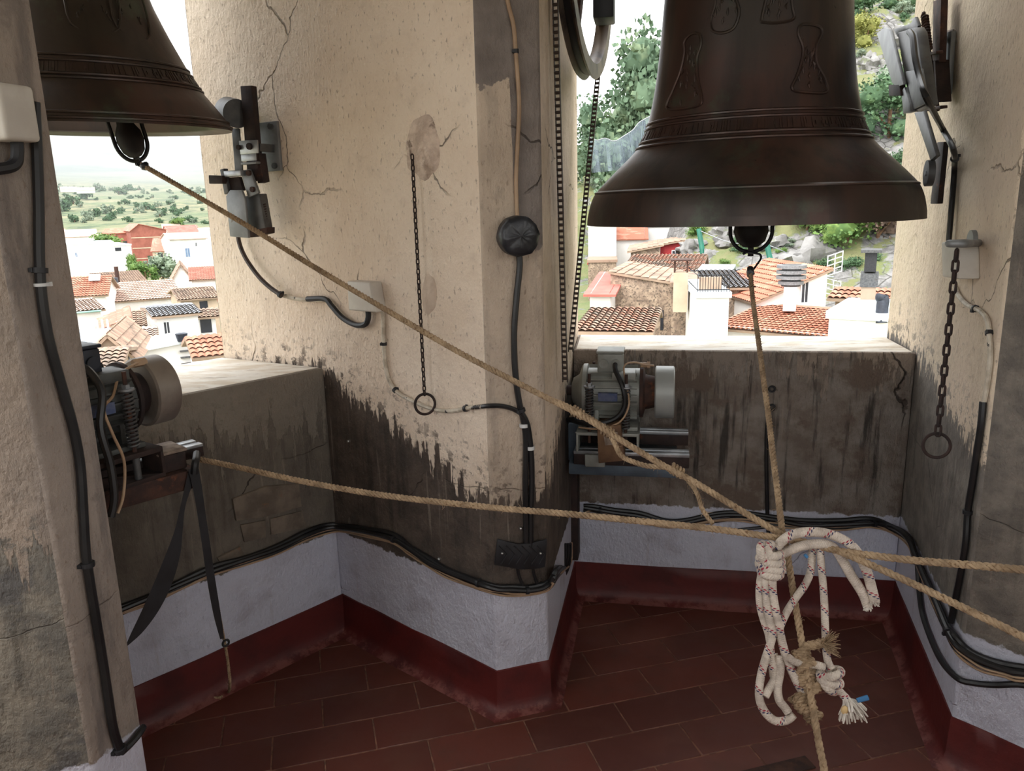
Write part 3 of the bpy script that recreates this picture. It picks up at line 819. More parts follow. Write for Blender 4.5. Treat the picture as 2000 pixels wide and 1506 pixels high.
# right motor below the large bell
OR_ = parR.px(1203, 764, 0.19)
motR, PR, bxR = make_motor('light grey electric motor under the right sill beside roller chain', 'bell_motor', OR_, parR.t, parR.n, (MAT['motor_grey'], MAT['motor_grey']), MAT['cover_grey'])
b = MB()
bxR(b, -0.13, 0.085, -0.10, 0.125, -0.130, -0.119)
bxR(b, -0.13, -0.122, -0.10, 0.125, -0.19, -0.119); bxR(b, 0.077, 0.085, -0.10, 0.125, -0.185, -0.119)
b.build('saddle_channel', MAT['motor_grey'], motR, bevel=0.003)
b = MB(); bxR(b, -0.10, -0.03, 0.09, 0.12, -0.245, -0.20); b.build('clamp', MAT['motor_grey'], motR, bevel=0.004)
frR = thing('steel_bracket', 'rusty steel bracket carrying the light grey motor by the pier', 'bracket', PR(-0.19, 0, -0.6))
for (n0, n1, zt) in ((-0.07, -0.02, -0.150), (0.045, 0.105, -0.192)):     # two slotted rails
    b = MB(); bxR(b, -0.14, 0.255, n0, n1, zt - 0.05, zt - 0.012); r_ = b.build('rail', MAT['rust_dark'], frR, bevel=0.002)
    w = (n1 - n0)
    b = MB(); bxR(b, -0.14, 0.255, n0, n0 + w * 0.4, zt - 0.012, zt); bxR(b, -0.14, 0.255, n1 - w * 0.4, n1, zt - 0.012, zt); b.build('rail_top', MAT['zinc'], r_, bevel=0.001)
b = MB(); bxR(b, -0.16, 0.22, -0.19, 0.09, -0.285, -0.243); b.build('beam', MAT['blue_beam'], frR, bevel=0.004)
b = MB(); b.pbox(parR, 1108, 842, 1128, 1095, 0.02, 0.10); b.pbox(parR, 1099, 842, 1108, 1095, 0.02, 0.11); b.build('post', MAT['rust_dark'], frR, bevel=0.003)
b = MB(); b.pbox(parR, 1101, 828, 1137, 900, 0.06, 0.16); b.build('gusset', MAT['blue_beam'], frR, bevel=0.003)
b = MB(); ppoly(b, parR, [(1166, 834), (1212, 830), (1221, 900), (1169, 905)], 0.20, 0.335)
pk = b.build('plank', MAT['wood'], frR, bevel=0.002)
b = MB(); ppoly(b, parR, [(1178, 846), (1206, 844), (1208, 868), (1182, 870)], 0.336, 0.342); b.build('board_face', MAT['old_wood'], pk)

# left motor on its bracket
XL = -parL.t; OLm = parL.at(0.862, 1.098, 0.215)
def PB(x, n, z): return OLm + XL * x + parL.n * n + Z1 * z
def bxB(b, x0, x1, n0, n1, z0, z1): return b.obox(PB(x0, n0, z0), XL * (x1 - x0), parL.n * (n1 - n0), Z1 * (z1 - z0))
X2 = Vector((math.cos(math.radians(57)), math.sin(math.radians(57)), 0)); N2 = Vector((X2.y, -X2.x, 0))
O2 = PB(0.165, 0, 0) - X2 * 0.150
motL, PL_, bxL = make_motor('dark grimy electric motor with tan cover on rusty beam by left sill', 'bell_motor', O2, X2, N2, (MAT['motor_dark'], MAT['blue_box']), MAT['tan_metal'])
b = MB(); bxL(b, -0.13, 0.105, -0.10, 0.125, -0.132, -0.119); bxL(b, 0.097, 0.105, -0.10, 0.125, -0.19, -0.132); bxL(b, -0.13, 0.105, -0.10, 0.125, -0.20, -0.19)
b.build('saddle_channel', MAT['rust_dark'], motL, bevel=0.002)
for x in (-0.085, 0.04):
    b = MB(); b.cyl(PL_(x, 0.108, -0.19), PL_(x, 0.108, -0.132), 0.009, n=10); b.build('spacer', MAT['steel_dark'], motL)
frL = thing('steel_bracket', 'rusty steel beam carrying the dark motor near the black strap', 'bracket', parL.at(0.8, 0.8, 0.2))
zb = (OLm.z - 0.20)
b = MB(); bxB(b, -0.235, 0.225, 0.02, 0.135, zb - OLm.z - 0.052, zb - OLm.z); b.build('beam', MAT['rust'], frL, bevel=0.004)
b = MB(); bxB(b, -0.235, 0.19, -0.16, -0.08, zb - OLm.z - 0.052, zb - OLm.z); b.build('beam', MAT['rust'], frL, bevel=0.004)
b = MB(); bxB(b, -0.14, 0.285, -0.02, 0.045, -0.2, -0.172); rl = b.build('rail', MAT['rust_dark'], frL, bevel=0.002)
b = MB(); bxB(b, 0.10, 0.285, -0.02, 0.004, -0.172, -0.164); bxB(b, 0.10, 0.285, 0.020, 0.045, -0.172, -0.164); b.build('rail_top', MAT['zinc'], rl, bevel=0.001)
b = MB(); bxB(b, 0.135, 0.205, 0.025, 0.118, -0.198, -0.150); wb = b.build('wood_block', MAT['rust_dark'], None, bevel=0.006)
tag(wb, 'weathered wooden block wedged on the rusty beam beside dark motor', 'wood block')
wb.name = 'wooden_block'; _W[wb.name] = Vector((0, 0, 0))
b = MB(); bxB(b, 0.131, 0.209, 0.02, 0.122, -0.150, -0.142); b.build('split_face', MAT['old_wood'], wb, bevel=0.003)

# ------------------------------------------------------------------ cables of the two motors
def cable(name, label, pts, r, mat, group=None, n=8, sm=6, cat='cable'):
    b = MB(); b.tube(spline(pts, sm), r, n); o = b.build(name, mat)
    return tag(o, label, cat, group)
cable('motor_cable', 'thick black cable looping over the light grey motor', [PR(-0.0, 0.055, 0.108), PR(0.004, 0.085, 0.09), PR(0.03, 0.118, 0.04), PR(0.036, 0.122, -0.02), PR(0.005, 0.125, -0.065), PR(-0.06, 0.128, -0.085), PR(-0.12, 0.10, -0.09), PR(-0.165, 0.03, -0.10), PR(-0.19, -0.10, -0.16)], 0.0085, MAT['black_cable'])
cable('sensor_cable', 'thin tan cable curling behind black cable on light grey motor', [PR(0.13, 0.02, 0.098), PR(0.10, 0.04, 0.105), PR(0.06, 0.05, 0.115), PR(0.03, 0.07, 0.10), PR(0.045, 0.112, 0.03), PR(0.050, 0.128, -0.02), PR(0.02, 0.135, -0.075), PR(-0.05, 0.138, -0.10), PR(-0.12, 0.11, -0.105)], 0.0032, MAT['beige_cable'])
b = MB(); b.tube([PR(0.085, 0.02, 0.10), PR(0.108, 0.02, 0.10)], 0.009, 10); b.tube([PR(0.108, 0.02, 0.10), PR(0.118, 0.02, 0.10)], 0.012, 6); b.build('cable_gland', MAT['beige_cable'], motR)
cable('motor_cable', 'thick black cable hanging from terminal box of dark motor', [PL_(-0.04, 0.053, 0.108), PL_(-0.032, 0.085, 0.10), PL_(-0.025, 0.118, 0.05), PL_(-0.05, 0.135, -0.03), PL_(-0.045, 0.145, -0.12), PL_(-0.05, 0.15, -0.2), PL_(-0.065, 0.15, -0.245)], 0.0095, MAT['black_cable'])
cable('sensor_cable', 'thin tan cable from tan motor cover down beside black cable', [PL_(0.128, 0.035, 0.085), PL_(0.10, 0.05, 0.085), PL_(0.05, 0.07, 0.07), PL_(0.01, 0.10, 0.03), PL_(-0.03, 0.125, 0.01), PL_(-0.03, 0.148, -0.05), PL_(-0.015, 0.152, -0.12), PL_(-0.03, 0.155, -0.2), PL_(-0.05, 0.155, -0.24)], 0.0036, MAT['beige_cable'])
b = MB(); b.tube([PL_(0.11, 0.033, 0.085), PL_(0.145, 0.033, 0.085)], 0.011, 6); b.build('cable_gland', MAT['beige_cable'], motL)

# ------------------------------------------------------------------ black rubber strap over the left beam
def ribbon(b, pl, rows, d, th):
    """rows: (x, y, half width px, depth shift)"""
    P = spline([(r[0], r[1], r[2]) for r in rows], 6); vs = []
    for q in P:
        for dd in (0, th):
            vs.append(pl.px(q.x - q.z, q.y + q.z * 0.15, d + dd)); vs.append(pl.px(q.x + q.z, q.y - q.z * 0.15, d + dd))
    m = len(P); fs = []
    for i in range(m - 1):
        a, c = i * 4, i * 4 + 4
        fs += [(a, a + 1, c + 1, c), (a + 2, c + 2, c + 3, a + 3), (a, c, c + 2, a + 2), (a + 1, a + 3, c + 3, c + 1)]
    fs += [(0, 2, 3, 1), ((m - 1) * 4, (m - 1) * 4 + 1, (m - 1) * 4 + 3, (m - 1) * 4 + 2)]
    b.add(vs, fs, True)
st = thing('rubber_strap', 'black rubber strap slung over the rusty beam in two hanging ends', 'strap', parL.px(380, 930, 0.36))
b = MB(); ribbon(b, parL, [(378, 918, 10), (368, 950, 7), (357, 990, 5), (349, 1035, 8), (337, 1085, 15), (318, 1140, 19), (294, 1192, 18), (268, 1235, 12), (247, 1262, 2)], 0.352, 0.004)
b.build('strap_end', MAT['black_rubber'], st, label='wide twisted strap end')
b = MB(); ribbon(b, parL, [(378, 916, 10), (385, 950, 9), (393, 1000, 8), (402, 1060, 8), (412, 1130, 8), (424, 1200, 7), (434, 1248, 4)], 0.358, 0.004)
b.build('strap_end', MAT['black_rubber'], st)
b = MB(); b.torus(parL.px(441, 1256, 0.36), parL.n, 0.009, 0.0035, 14, 6); b.build('end_ring', MAT['black_rubber'], st)
b = MB()
b.tube(spline([parL.px(384, 886, 0.28), parL.px(383, 897, 0.345), parL.px(381, 907, 0.362), parL.px(379, 925, 0.362)], 5), 0.010, 8); b.build('fold', MAT['black_rubber'], st)

# ------------------------------------------------------------------ hammer on the left jamb
J = jambL2
hl = thing('bell_hammer', 'electric hammer with round grey head beside the smaller bell', 'hammer', J.px(527, 285, 0))
def hp(t, name, mat, pxs, d0, d1, pl=J, bevel=0.002):
    b = MB(); ppoly(b, pl, pxs, d0, d1); return b.build(name, mat, t, bevel=bevel)
def hbolt(t, mat, x, y, d, r, l=0.009, pl=J, n=8):
    b = MB(); b.cyl(pl.px(x, y, d), pl.px(x, y, d) + pl.n * l, r, n=n, smooth=False); return b.build('bolt', mat, t)
pl_ = hp(hl, 'wall_plate', MAT['steel'], [(505, 240), (540, 236), (548, 333), (510, 336)], 0.0, 0.012)
for x, y in ((530, 247), (538, 324)): hbolt(pl_, MAT['steel_dark'], x, y, 0.012, 0.010)
hp(hl, 'mast', MAT['rust_dark'], [(469, 168), (491, 167), (506, 352), (484, 355)], 0.062, 0.085)
hp(hl, 'arm', MAT['steel_dark'], [(500, 280), (508, 280), (508, 296), (500, 296)], 0.0, 0.075)
br = hp(hl, 'bracket', MAT['zinc'], [(466, 275), (502, 273), (504, 299), (469, 302)], 0.086, 0.092)
for x, y, r in ((489, 286, 0.011), (468, 288, 0.008)): hbolt(br, MAT['rust_dark'], x, y, 0.092, r)
hp(hl, 'lower_bracket', MAT['zinc'], [(470, 300), (500, 299), (501, 314), (471, 316)], 0.080, 0.086)
hp(hl, 'side_strip', MAT['rust_dark'], [(497, 300), (506, 299), (514, 355), (503, 358)], 0.05, 0.080)
hA, hB = pt(446, 217, 2.60), pt(463, 222, 2.53)
b = MB(); b.cyl(hA, hB, 0.0455, n=40); b.build('hammer_head', MAT['steel_dark'], hl)
b = MB(); b.obox(pt(452, 250, 2.58), pt(467, 250, 2.56) - pt(452, 250, 2.58), _F * 0.012, pt(459, 338, 2.60) - pt(452, 250, 2.58)); b.build('lever', MAT['steel_dark'], hl, bevel=0.002)
hp(hl, 'stop', MAT['steel'], [(470, 317), (500, 315), (500, 320), (470, 322)], 0.09, 0.11)
hp(hl, 'yoke_plate', MAT['zinc'], [(436, 334), (469, 332), (470, 343), (438, 346)], 0.10, 0.125)
yp = hp(hl, 'side_plate', MAT['steel'], [(469, 334), (487, 330), (505, 377), (484, 386)], 0.095, 0.105)
for x, y in ((488, 338), (495, 370)): hbolt(yp, MAT['rust'], x, y, 0.105, 0.009)
hp(hl, 'core', MAT['rust_dark'], [(446, 347), (466, 345), (474, 372), (450, 374)], 0.09, 0.105)
hp(hl, 'solenoid_case', MAT['steel_dark'], [(474, 384), (506, 378), (519, 452), (487, 460)], 0.055, 0.09, bevel=0.003)
hp(hl, 'flap', MAT['steel'], [(441, 383), (449, 371), (471, 371), (478, 389), (485, 465), (449, 462)], 0.112, 0.122)
hp(hl, 'strip', MAT['steel_dark'], [(429, 331), (437, 329), (446, 376), (438, 380)], 0.10, 0.118)
hp(hl, 'tube_stub', MAT['rust_dark'], [(407, 342), (434, 343), (434, 359), (408, 359)], 0.112, 0.135)
b = MB(); b.helix(J.px(514, 396, 0.075), J.px(521, 452, 0.075), 0.006, 0.0028, 12); b.build('spring', MAT['rust_dark'], hl)
hp(hl, 'case_foot', MAT['rust'], [(486, 452), (521, 444), (521, 456), (488, 464)], 0.055, 0.092)

# ------------------------------------------------------------------ hammer on the right jamb
hr = thing('bell_hammer', 'electric hammer with small disc head hanging beside the large bell', 'hammer', jambG.px(1845, 120, 0))
G_ = jambG
pl_ = hp(hr, 'wall_plate', MAT['steel'], [(1838, 66), (1858, 60), (1850, 184), (1842, 184)], 0.004, 0.018, G_)
hbolt(pl_, MAT['steel_dark'], 1844, 76, 0.018, 0.010, 0.014, G_)
hp(hr, 'back_board', MAT['old_wood'], [(1846, 60), (1862, 57), (1853, 182), (1844, 186)], 0.0, 0.003, G_)
hp(hr, 'channel', MAT['rust'], [(1823, 2), (1838, -4), (1834, 122), (1820, 122)], 0.03, 0.05, G_)
b = MB(); b.helix(G_.px(1806, 30, 0.075), G_.px(1814, 96, 0.075), 0.0085, 0.0038, 12); sp_ = b.build('spring', MAT['rust'], hr)
b = MB(); b.cyl(G_.px(1804, 25, 0.075), G_.px(1832, 215, 0.055), 0.006, n=8); b.build('rod', MAT['rust'], sp_)
hp(hr, 'solenoid_case', MAT['steel_dark'], [(1752, 64), (1784, 54), (1790, 64), (1810, 206), (1782, 219), (1766, 150)], 0.150, 0.178, G_, 0.004)
hp(hr, 'side_wall', MAT['steel'], [(1768, 140), (1800, 134), (1811, 200), (1783, 214)], 0.179, 0.184, G_)
hp(hr, 'top_plate', MAT['steel_dark'], [(1745, 57), (1778, 46), (1786, 33), (1793, 50), (1788, 62), (1752, 72)], 0.145, 0.155, G_)
hp(hr, 'flap', MAT['steel'], [(1712, 66), (1727, 53), (1738, 60), (1764, 165), (1751, 171), (1742, 162)], 0.186, 0.196, G_)
hp(hr, 'tube_stub', MAT['rust_dark'], [(1735, 166), (1756, 164), (1759, 187), (1736, 188)], 0.18, 0.196, G_)
hp(hr, 'yoke_plate', MAT['steel'], [(1760, 178), (1766, 170), (1776, 202), (1778, 218), (1764, 222)], 0.17, 0.19, G_)
hp(hr, 'cross_bar', MAT['rust'], [(1800, 212), (1836, 206), (1836, 212), (1800, 218)], 0.05, 0.07, G_)
hp(hr, 'cross_bar', MAT['rust'], [(1800, 106), (1828, 99), (1828, 105), (1800, 111)], 0.05, 0.07, G_)
hp(hr, 'mount', MAT['rust_dark'], [(1806, 120), (1826, 118), (1830, 200), (1814, 200)], 0.02, 0.06, G_)
hp(hr, 'lever', MAT['steel_dark'], [(1785, 220), (1802, 216), (1828, 304), (1817, 314)], 0.10, 0.112, G_)
b = MB(); hc = G_.px(1822, 338, 0.098); b.cyl(hc, hc + G_.n * 0.018, 0.036, n=36); hd = b.build('hammer_head', MAT['steel_dark'], hr)
b = MB(); b.cyl(hc + G_.n * 0.018, hc + G_.n * 0.020, 0.007, n=10); b.build('mark', MAT['zinc'], hd)
hp(hr, 'stop_bar', MAT['rust_dark'], [(1830, 278), (1843, 277), (1831, 398), (1817, 398)], 0.03, 0.045, G_)
# ------------------------------------------------------------------ hanging chains with pull rings
def link_mesh(name, length, width, r, mat):
    b = MB(); P = []; h = length / 2 - width / 2; w = width / 2 - r
    for k in range(7): a = math.pi * k / 6; P.append((w * math.cos(a), 0, h + w * math.sin(a)))
    for k in range(7): a = math.pi + math.pi * k / 6; P.append((w * math.cos(a), 0, -h + w * math.sin(a)))
    b.tube(P, r, 6, True); return b.build(name, mat)
def hang_chain(name, label, top, z1, pitch, length, width, r, ring_r, ring_t, mat, tilt=0.0):
    t = thing(name, label, 'chain', top); pr = link_mesh('link', length, width, r, mat); n = int((top.z - z1) / pitch)
    for i in range(n):
        o = pr if i == 0 else pr.copy()
        if i: C.objects.link(o)
        o.parent = t; o.matrix_parent_inverse = Matrix.Translation(-_W[t.name])
        o.location = (top.x, top.y, top.z - (i + 0.5) * pitch); o.rotation_euler = (0, 0, 0.7 + tilt + (i % 2) * math.pi / 2)
    e = Vector((top.x, top.y, top.z - n * pitch))
    b = MB(); vw = (EYEP - e); vw.z = 0; vw.normalize()
    b.torus(e - Z1 * (ring_r - 0.004), (vw + Vector((0.25, 0.1, 0.1))).normalized(), ring_r, ring_t, 36, 8); b.build('pull_ring', mat, t)
    return t
cl0 = jambL.px(805, 302, 0.035)
hang_chain('pull_chain', 'thin rusty chain with iron ring hanging from plaster hole', cl0, z_at_y(cl0, 778), 0.0145, 0.0215, 0.0130, 0.0022, 0.031, 0.0042, MAT['rust_dark'])
cr0 = jambG.px(1869, 488, 0.10)
hang_chain('pull_chain', 'thick rusty chain with iron ring hanging from eye bolt', cr0, z_at_y(cr0, 862), 0.0265, 0.0375, 0.020, 0.0036, 0.032, 0.0042, MAT['rust_dark'])
# eye bolt
e0 = jambG.px(1903, 474, 0.0); e1 = jambG.px(1868, 476, 0.105)
eb = thing('eye_bolt', 'grey iron eye bolt in the wall holding the thick chain', 'eye bolt', e0)
d = (e1 - e0).normalized(); sd = d.cross(Z1).normalized()
b = MB(); L = (e1 - e0).length; P = []
for k in range(9): a = -math.pi / 2 + math.pi * k / 8; P.append(e1 + d * (0.018 * math.cos(a) - 0.012) + sd * 0.018 * math.sin(a))
P = [e0 - sd * 0.018] + P + [e0 + sd * 0.018]
b.tube(P, 0.0095, 10); b.build('eye', MAT['steel'], eb)
b = MB(); b.cyl(e0, e0 + jambG.n * 0.012, 0.034, n=20); b.build('plate', MAT['steel'], eb)
# broken plaster round the chain hole, part of the pier
m_raw = simple('raw_plaster', srgb(212, 192, 176), srgb(178, 158, 143), 24, 0.95, 0, 0.9, 38, 0.012, srgb(132, 114, 102), (0.56, 0.66), 14)
pier = bpy.data.objects['wall_pier_centre']; _W[pier.name] = Vector((0, 0, 0))
def blob_patch(name, pl, cx, cy, rx, ry, height, hole, seed, mat, parent):
    rings, seg = 9, 30; vs = []
    for i in range(rings + 1):
        q = i / rings
        for k in range(seg):
            a = 2 * math.pi * k / seg
            e = 1 + 0.22 * mnoise.noise(Vector((math.cos(a) * 1.6, math.sin(a) * 1.6, seed)))
            x, y = cx + rx * q * e * math.cos(a), cy + ry * q * e * math.sin(a)
            h = height * (1 - q ** 3) * (0.75 + 0.5 * mnoise.noise(Vector((x * 0.09, y * 0.07, seed)))) 
            if hole:
                dd = math.hypot((x - hole[0]) / 9.0, (y - hole[1]) / 16.0); h -= 0.009 * math.exp(-dd * dd)
            vs.append(pl.px(x, y, max(h, 0.0015) if q < 1 else -0.002))
    fs = [(i * seg + k, i * seg + (k + 1) % seg, (i + 1) * seg + (k + 1) % seg, (i + 1) * seg + k) for i in range(rings) for k in range(seg)]
    b = MB(); b.add(vs, fs, True); return b.build(name, mat, parent)
blob_patch('plaster_patch', jambL, 826, 290, 36, 64, 0.012, (805, 292), 3.1, m_raw, pier)
blob_patch('plaster_patch', jambL, 838, 575, 16, 40, 0.006, None, 8.2, simple('stain_plaster', srgb(200, 180, 162), srgb(180, 160, 143), 20, 0.95, 0, 0.5, 40, 0.006), pier)

# ------------------------------------------------------------------ junction boxes
jb = thing('junction_box', 'cream plastic junction box on the bright jamb below the hammer', 'box', jambL.px(705, 580, 0))
b = MB(); ppoly(b, jambL, [(677, 549), (722, 552), (733, 611), (680, 606)], 0.0, 0.048); b.build('lid', MAT['box_white'], jb, bevel=0.006, seg=3)
jb = thing('junction_box', 'grey white plastic junction box on the near left pier', 'box', pierQ.px(40, 220, 0))
u0, u1, z0, z1 = puz(pierQ, 5, 165, 74, 275, 0.05)
b = MB(); b.fbox(pierQ, u0, u1 + 0.0, z0, z1, 0.0, 0.05); b.build('lid', MAT['box_white'], jb, bevel=0.008, seg=3)
jb = thing('junction_box', 'grey plastic junction box behind the eye bolt and chain', 'box', jambG.px(1860, 505, 0))
b = MB(); ppoly(b, jambG, [(1838, 473), (1868, 468), (1870, 545), (1840, 541)], 0.0, 0.055); b.build('lid', MAT['box_white'], jb, bevel=0.006, seg=3)
# round box wrapped in black tape
rb = thing('taped_box', 'round junction box wrapped in black tape on the pier front', 'box', pierF.px(1013, 462, 0))
c0 = pierF.px(1004, 460, 0.0); c1 = pierF.px(1017, 462, 0.062); ax = (c1 - c0)
b = MB(); b.cyl(c0, c0 + ax * 0.8, 0.047, n=28); b.build('box_body', simple('tape_inner', srgb(60, 54, 50), srgb(84, 74, 66), 16, 0.6, 0, 0.2), rb)
b = MB(); N_, K_ = 6, 36; axn = ax.normalized(); x_ = axn.orthogonal().normalized(); y_ = axn.cross(x_); vs = []
for i, (r, h) in enumerate(((0.0535, 0.010), (0.055, 0.035), (0.053, 0.062), (0.040, 0.068), (0.020, 0.069), (0.001, 0.070))):
    for k in range(K_):
        a = 2 * math.pi * k / K_; q = 0.004 * mnoise.noise(Vector((math.cos(a) * 3, math.sin(a) * 3, i * 1.3 + r * 40)))
        vs.append(c0 + axn * (h + q) + (x_ * math.cos(a) + y_ * math.sin(a)) * (r + q))
b.add(vs, [(i * K_ + k, i * K_ + (k + 1) % K_, (i + 1) * K_ + (k + 1) % K_, (i + 1) * K_ + k) for i in range(5) for k in range(K_)], True)
b.build('tape_wrap', MAT['tape'], rb, angle=80)
b = MB(); ppoly(b, pierF, [(974, 447), (990, 444), (992, 470), (982, 466)], 0.02, 0.024); ppoly(b, pierF, [(1040, 470), (1049, 458), (1046, 466), (1038, 476)], 0.05, 0.053); b.build('loose_tape', MAT['tape'], rb)
# ribbed rubber flap
rf = thing('rubber_flap', 'ribbed black rubber flap screwed over cables at the pier foot', 'flap', pierF.px(1018, 1080, 0))
b = MB(); ppoly(b, pierF, [(972, 1053), (990, 1058), (1012, 1063), (1035, 1062), (1055, 1057), (1069, 1054), (1067, 1085), (1065, 1108), (1045, 1112), (1020, 1113), (1000, 1110), (985, 1107), (966, 1104), (969, 1080)], 0.012, 0.020); fl = b.build('flap_sheet', MAT['black_rubber'], rf, bevel=0.002)
for k in range(6):
    x = 974 + k * 15
    b = MB(); b.tube([pierF.px(min(x, 1064), 1066, 0.0205), pierF.px(min(x + 16, 1063), 1083, 0.0208), pierF.px(min(max(x + 4, 972), 1060), 1102, 0.0205)], 0.0022, 5); b.build('rib', MAT['black_rubber'], fl)
for x, y in ((981, 1081), (1056, 1081)):
    b = MB(); b.ball(pierF.px(x, y, 0.021), 0.0042, 10, 6); b.build('screw', MAT['screw'], fl)
for pl_, x, y in ((jambL, 683, 861), (jambL, 692, 961), (pierF, 1016, 1031), (jambL, 860, 1091)):
    b = MB(); p = pl_.px(x, y, 0); b.cyl(p - pl_.n * 0.004, p + pl_.n * 0.006, 0.0042, n=8); b.ball(p + pl_.n * 0.006, 0.005, 8, 5)
    tag(b.build('bare_screw', MAT['screw']), 'small bare screw driven into the dark stained pier plaster', 'screw', 'bare screws in the central pier')

# ------------------------------------------------------------------ cables on the walls
jambH = Pl(pH, gOut)
def tie(parent, P, d, r, mat=None, ln=0.010):
    b = MB(); P = Vector(P); d = Vector(d).normalized(); b.cyl(P - d * ln / 2, P + d * ln / 2, r, n=10)
    s = d.orthogonal().normalized(); b.cbox(P + s * r, 0.004, 0.004, 0.004)
    return b.build('cable_tie', mat or MAT['black_rubber'], parent)
def pcable(name, label, segs, r, mat, group=None, ties=(), tie_mat=None, cat='cable'):
    """segs: list of (plane, [(x, y)...], offset)"""
    P = []
    for pl, pxs, d in segs: P += [Vector(q) for q in pxs] if pl is None else [pl.px(x, y, d) for x, y in pxs]
    S = spline(P, 6); t = thing(name, label, cat, S[0], group)
    b = MB(); b.tube(S, r, 8); b.build('sheath', mat, t)
    for (pl, x, y, d) in ties:
        q = pl.px(x, y, d); i = min(range(len(S)), key=lambda k: (S[k] - q).length)
        a, c = S[max(i - 1, 0)], S[min(i + 1, len(S) - 1)]
        tie(t, S[i], c - a, r * 1.45, tie_mat)
    return t
pcable('electric_cable', 'thin beige cable running down the pier front into taped box', [(pierF, [(986, -60), (991, 0), (1003, 50), (1007, 100), (1011, 150), (1014, 210), (1011, 280), (1008, 350), (1009, 400), (1011, 432)], 0.006)], 0.0058, MAT['beige_cable'], ties=[(pierF, 1007, 100, 0.006)])
c2 = pcable('electric_cable', 'thick black cable running down the pier front from taped box', [(pierF, [(1013, 492), (1015, 520), (1009, 580), (1004, 650), (1006, 720), (1013, 780), (1022, 820), (1027, 860), (1026, 940), (1027, 1000), (1028, 1066)], 0.010)], 0.0088, MAT['black_cable'], ties=[(pierF, 1014, 800, 0.01)])
tie(c2, pierF.px(1023, 831, 0.010), Z1, 0.013, MAT['clip_white'])
c2 = pcable('electric_cable', 'second black cable joining beside the first below pale cable', [(pierF, [(1018, 806), (1030, 830), (1037, 880), (1039, 940), (1037, 1000), (1037, 1066)], 0.012)], 0.0088, MAT['black_cable'])
tie(c2, pierF.px(1036, 875, 0.012), Z1, 0.012, MAT['clip_white'])
pcable('electric_cable', 'pale painted cable sagging from cream junction box past the ring', [(jambL, [(730, 582), (744, 592), (749, 630), (750, 680), (756, 730), (772, 762), (805, 783), (845, 799), (880, 803), (915, 797), (945, 794)], 0.008)], 0.0066, MAT['painted_cable'], ties=[(jambL, 748, 672, 0.008), (jambL, 771, 763, 0.008), (jambL, 912, 797, 0.008)])
pcable('electric_cable', 'short black cable from pale cable to the black pier cables', [(jambL, [(942, 794), (955, 793)], 0.010), (pierF, [(978, 793), (1000, 798), (1018, 808)], 0.012)], 0.0068, MAT['black_cable'])
hcb = pcable('electric_cable', 'brown spotted cable hanging from the hammer on bright jamb', [(jambL2, [(464, 456), (469, 480), (482, 508), (505, 540), (528, 562), (550, 577)], 0.03)], 0.0080, MAT['brown_cable'], ties=[(jambL2, 548, 576, 0.03)])
pcable('electric_cable', 'pale painted cable piece between brown cable and black conduit', [(jambL2, [(548, 576), (575, 583), (605, 586)], 0.014), (jambL, [(634, 586)], 0.014)], 0.0072, MAT['painted_cable'])
pcable('conduit', 'black bent conduit rising into the cream junction box', [(jambL2, [(600, 584)], 0.02), (jambL, [(634, 584), (648, 598), (668, 620), (692, 634), (712, 634), (719, 622), (719, 605)], 0.016)], 0.0092, MAT['black_rubber'])
lc = pcable('electric_cable', 'long black cable running down the near left pier', [(pierQ, [(68, 200), (72, 280), (76, 400), (77, 500), (82, 580), (95, 660), (118, 745), (142, 830), (157, 910), (163, 1000), (168, 1080), (178, 1150), (196, 1260), (210, 1350), (222, 1425), (236, 1468)], 0.010)], 0.0098, MAT['black_cable'], ties=[(pierQ, 78, 528, 0.01), (pierQ, 171, 1097, 0.01), (pierQ, 236, 1464, 0.01)])
tie(lc, pierQ.px(81, 556, 0.01), Z1, 0.0135, MAT['clip_white'], 0.006)
pcable('electric_cable', 'short black cable turning round the near pier corner above whitewash', [(pierQ, [(236, 1470), (255, 1452), (272, 1432)], 0.012), (pierQ, [(279, 1421)], 0.0)], 0.0085, MAT['black_cable'])
pcable('conduit', 'black elbow conduit under the grey white box on near pier', [(pierQ, [(33, 272), (34, 300), (30, 318), (12, 328), (-40, 334)], 0.022)], 0.011, MAT['black_rubber'])
pcable('electric_cable', 'black cable hanging from the hammer down to box by eye bolt', [(jambG, [(1776, 62), (1783, 74)], 0.20), (jambG, [(1787, 110), (1796, 150), (1813, 198)], 0.205), (jambG, [(1840, 250), (1862, 292)], 0.06), (jambG, [(1864, 330), (1859, 400), (1853, 470)], 0.014)], 0.0080, MAT['black_cable'], ties=[(jambG, 1863, 298, 0.04)])
pcable('electric_cable', 'pale painted cable winding down from box behind thick chain', [(jambG, [(1866, 560), (1873, 578), (1890, 596), (1912, 606), (1927, 622), (1932, 650), (1934, 700), (1928, 750), (1921, 790)], 0.008)], 0.0066, MAT['painted_cable'], ties=[(jambG, 1906, 604, 0.008), (jambG, 1932, 648, 0.008)])
pcable('electric_cable', 'straight black cable dropping beside the rough grey pier', [(jambG, [(1920, 785), (1916, 830), (1907, 890), (1898, 950), (1890, 1000), (1886, 1060), (1876, 1120), (1866, 1170), (1857, 1215)], 0.010)], 0.0088, MAT['black_cable'], ties=[(jambG, 1890, 997, 0.01)])
pcable('electric_cable', 'black cable sagging across the whitewash of right pier foot', [(jambG, [(1792, 1100), (1796, 1160), (1803, 1205), (1822, 1258), (1842, 1296)], 0.012), (pierG, [(1872, 1326), (1900, 1334), (1940, 1338), (1988, 1337)], 0.012), (None, [jambH.at(0.02, 0.345, 0.016), jambH.at(0.3, 0.35, 0.012), jambH.at(0.62, 0.35, 0.012)], 0)], 0.0085, MAT['black_cable'])
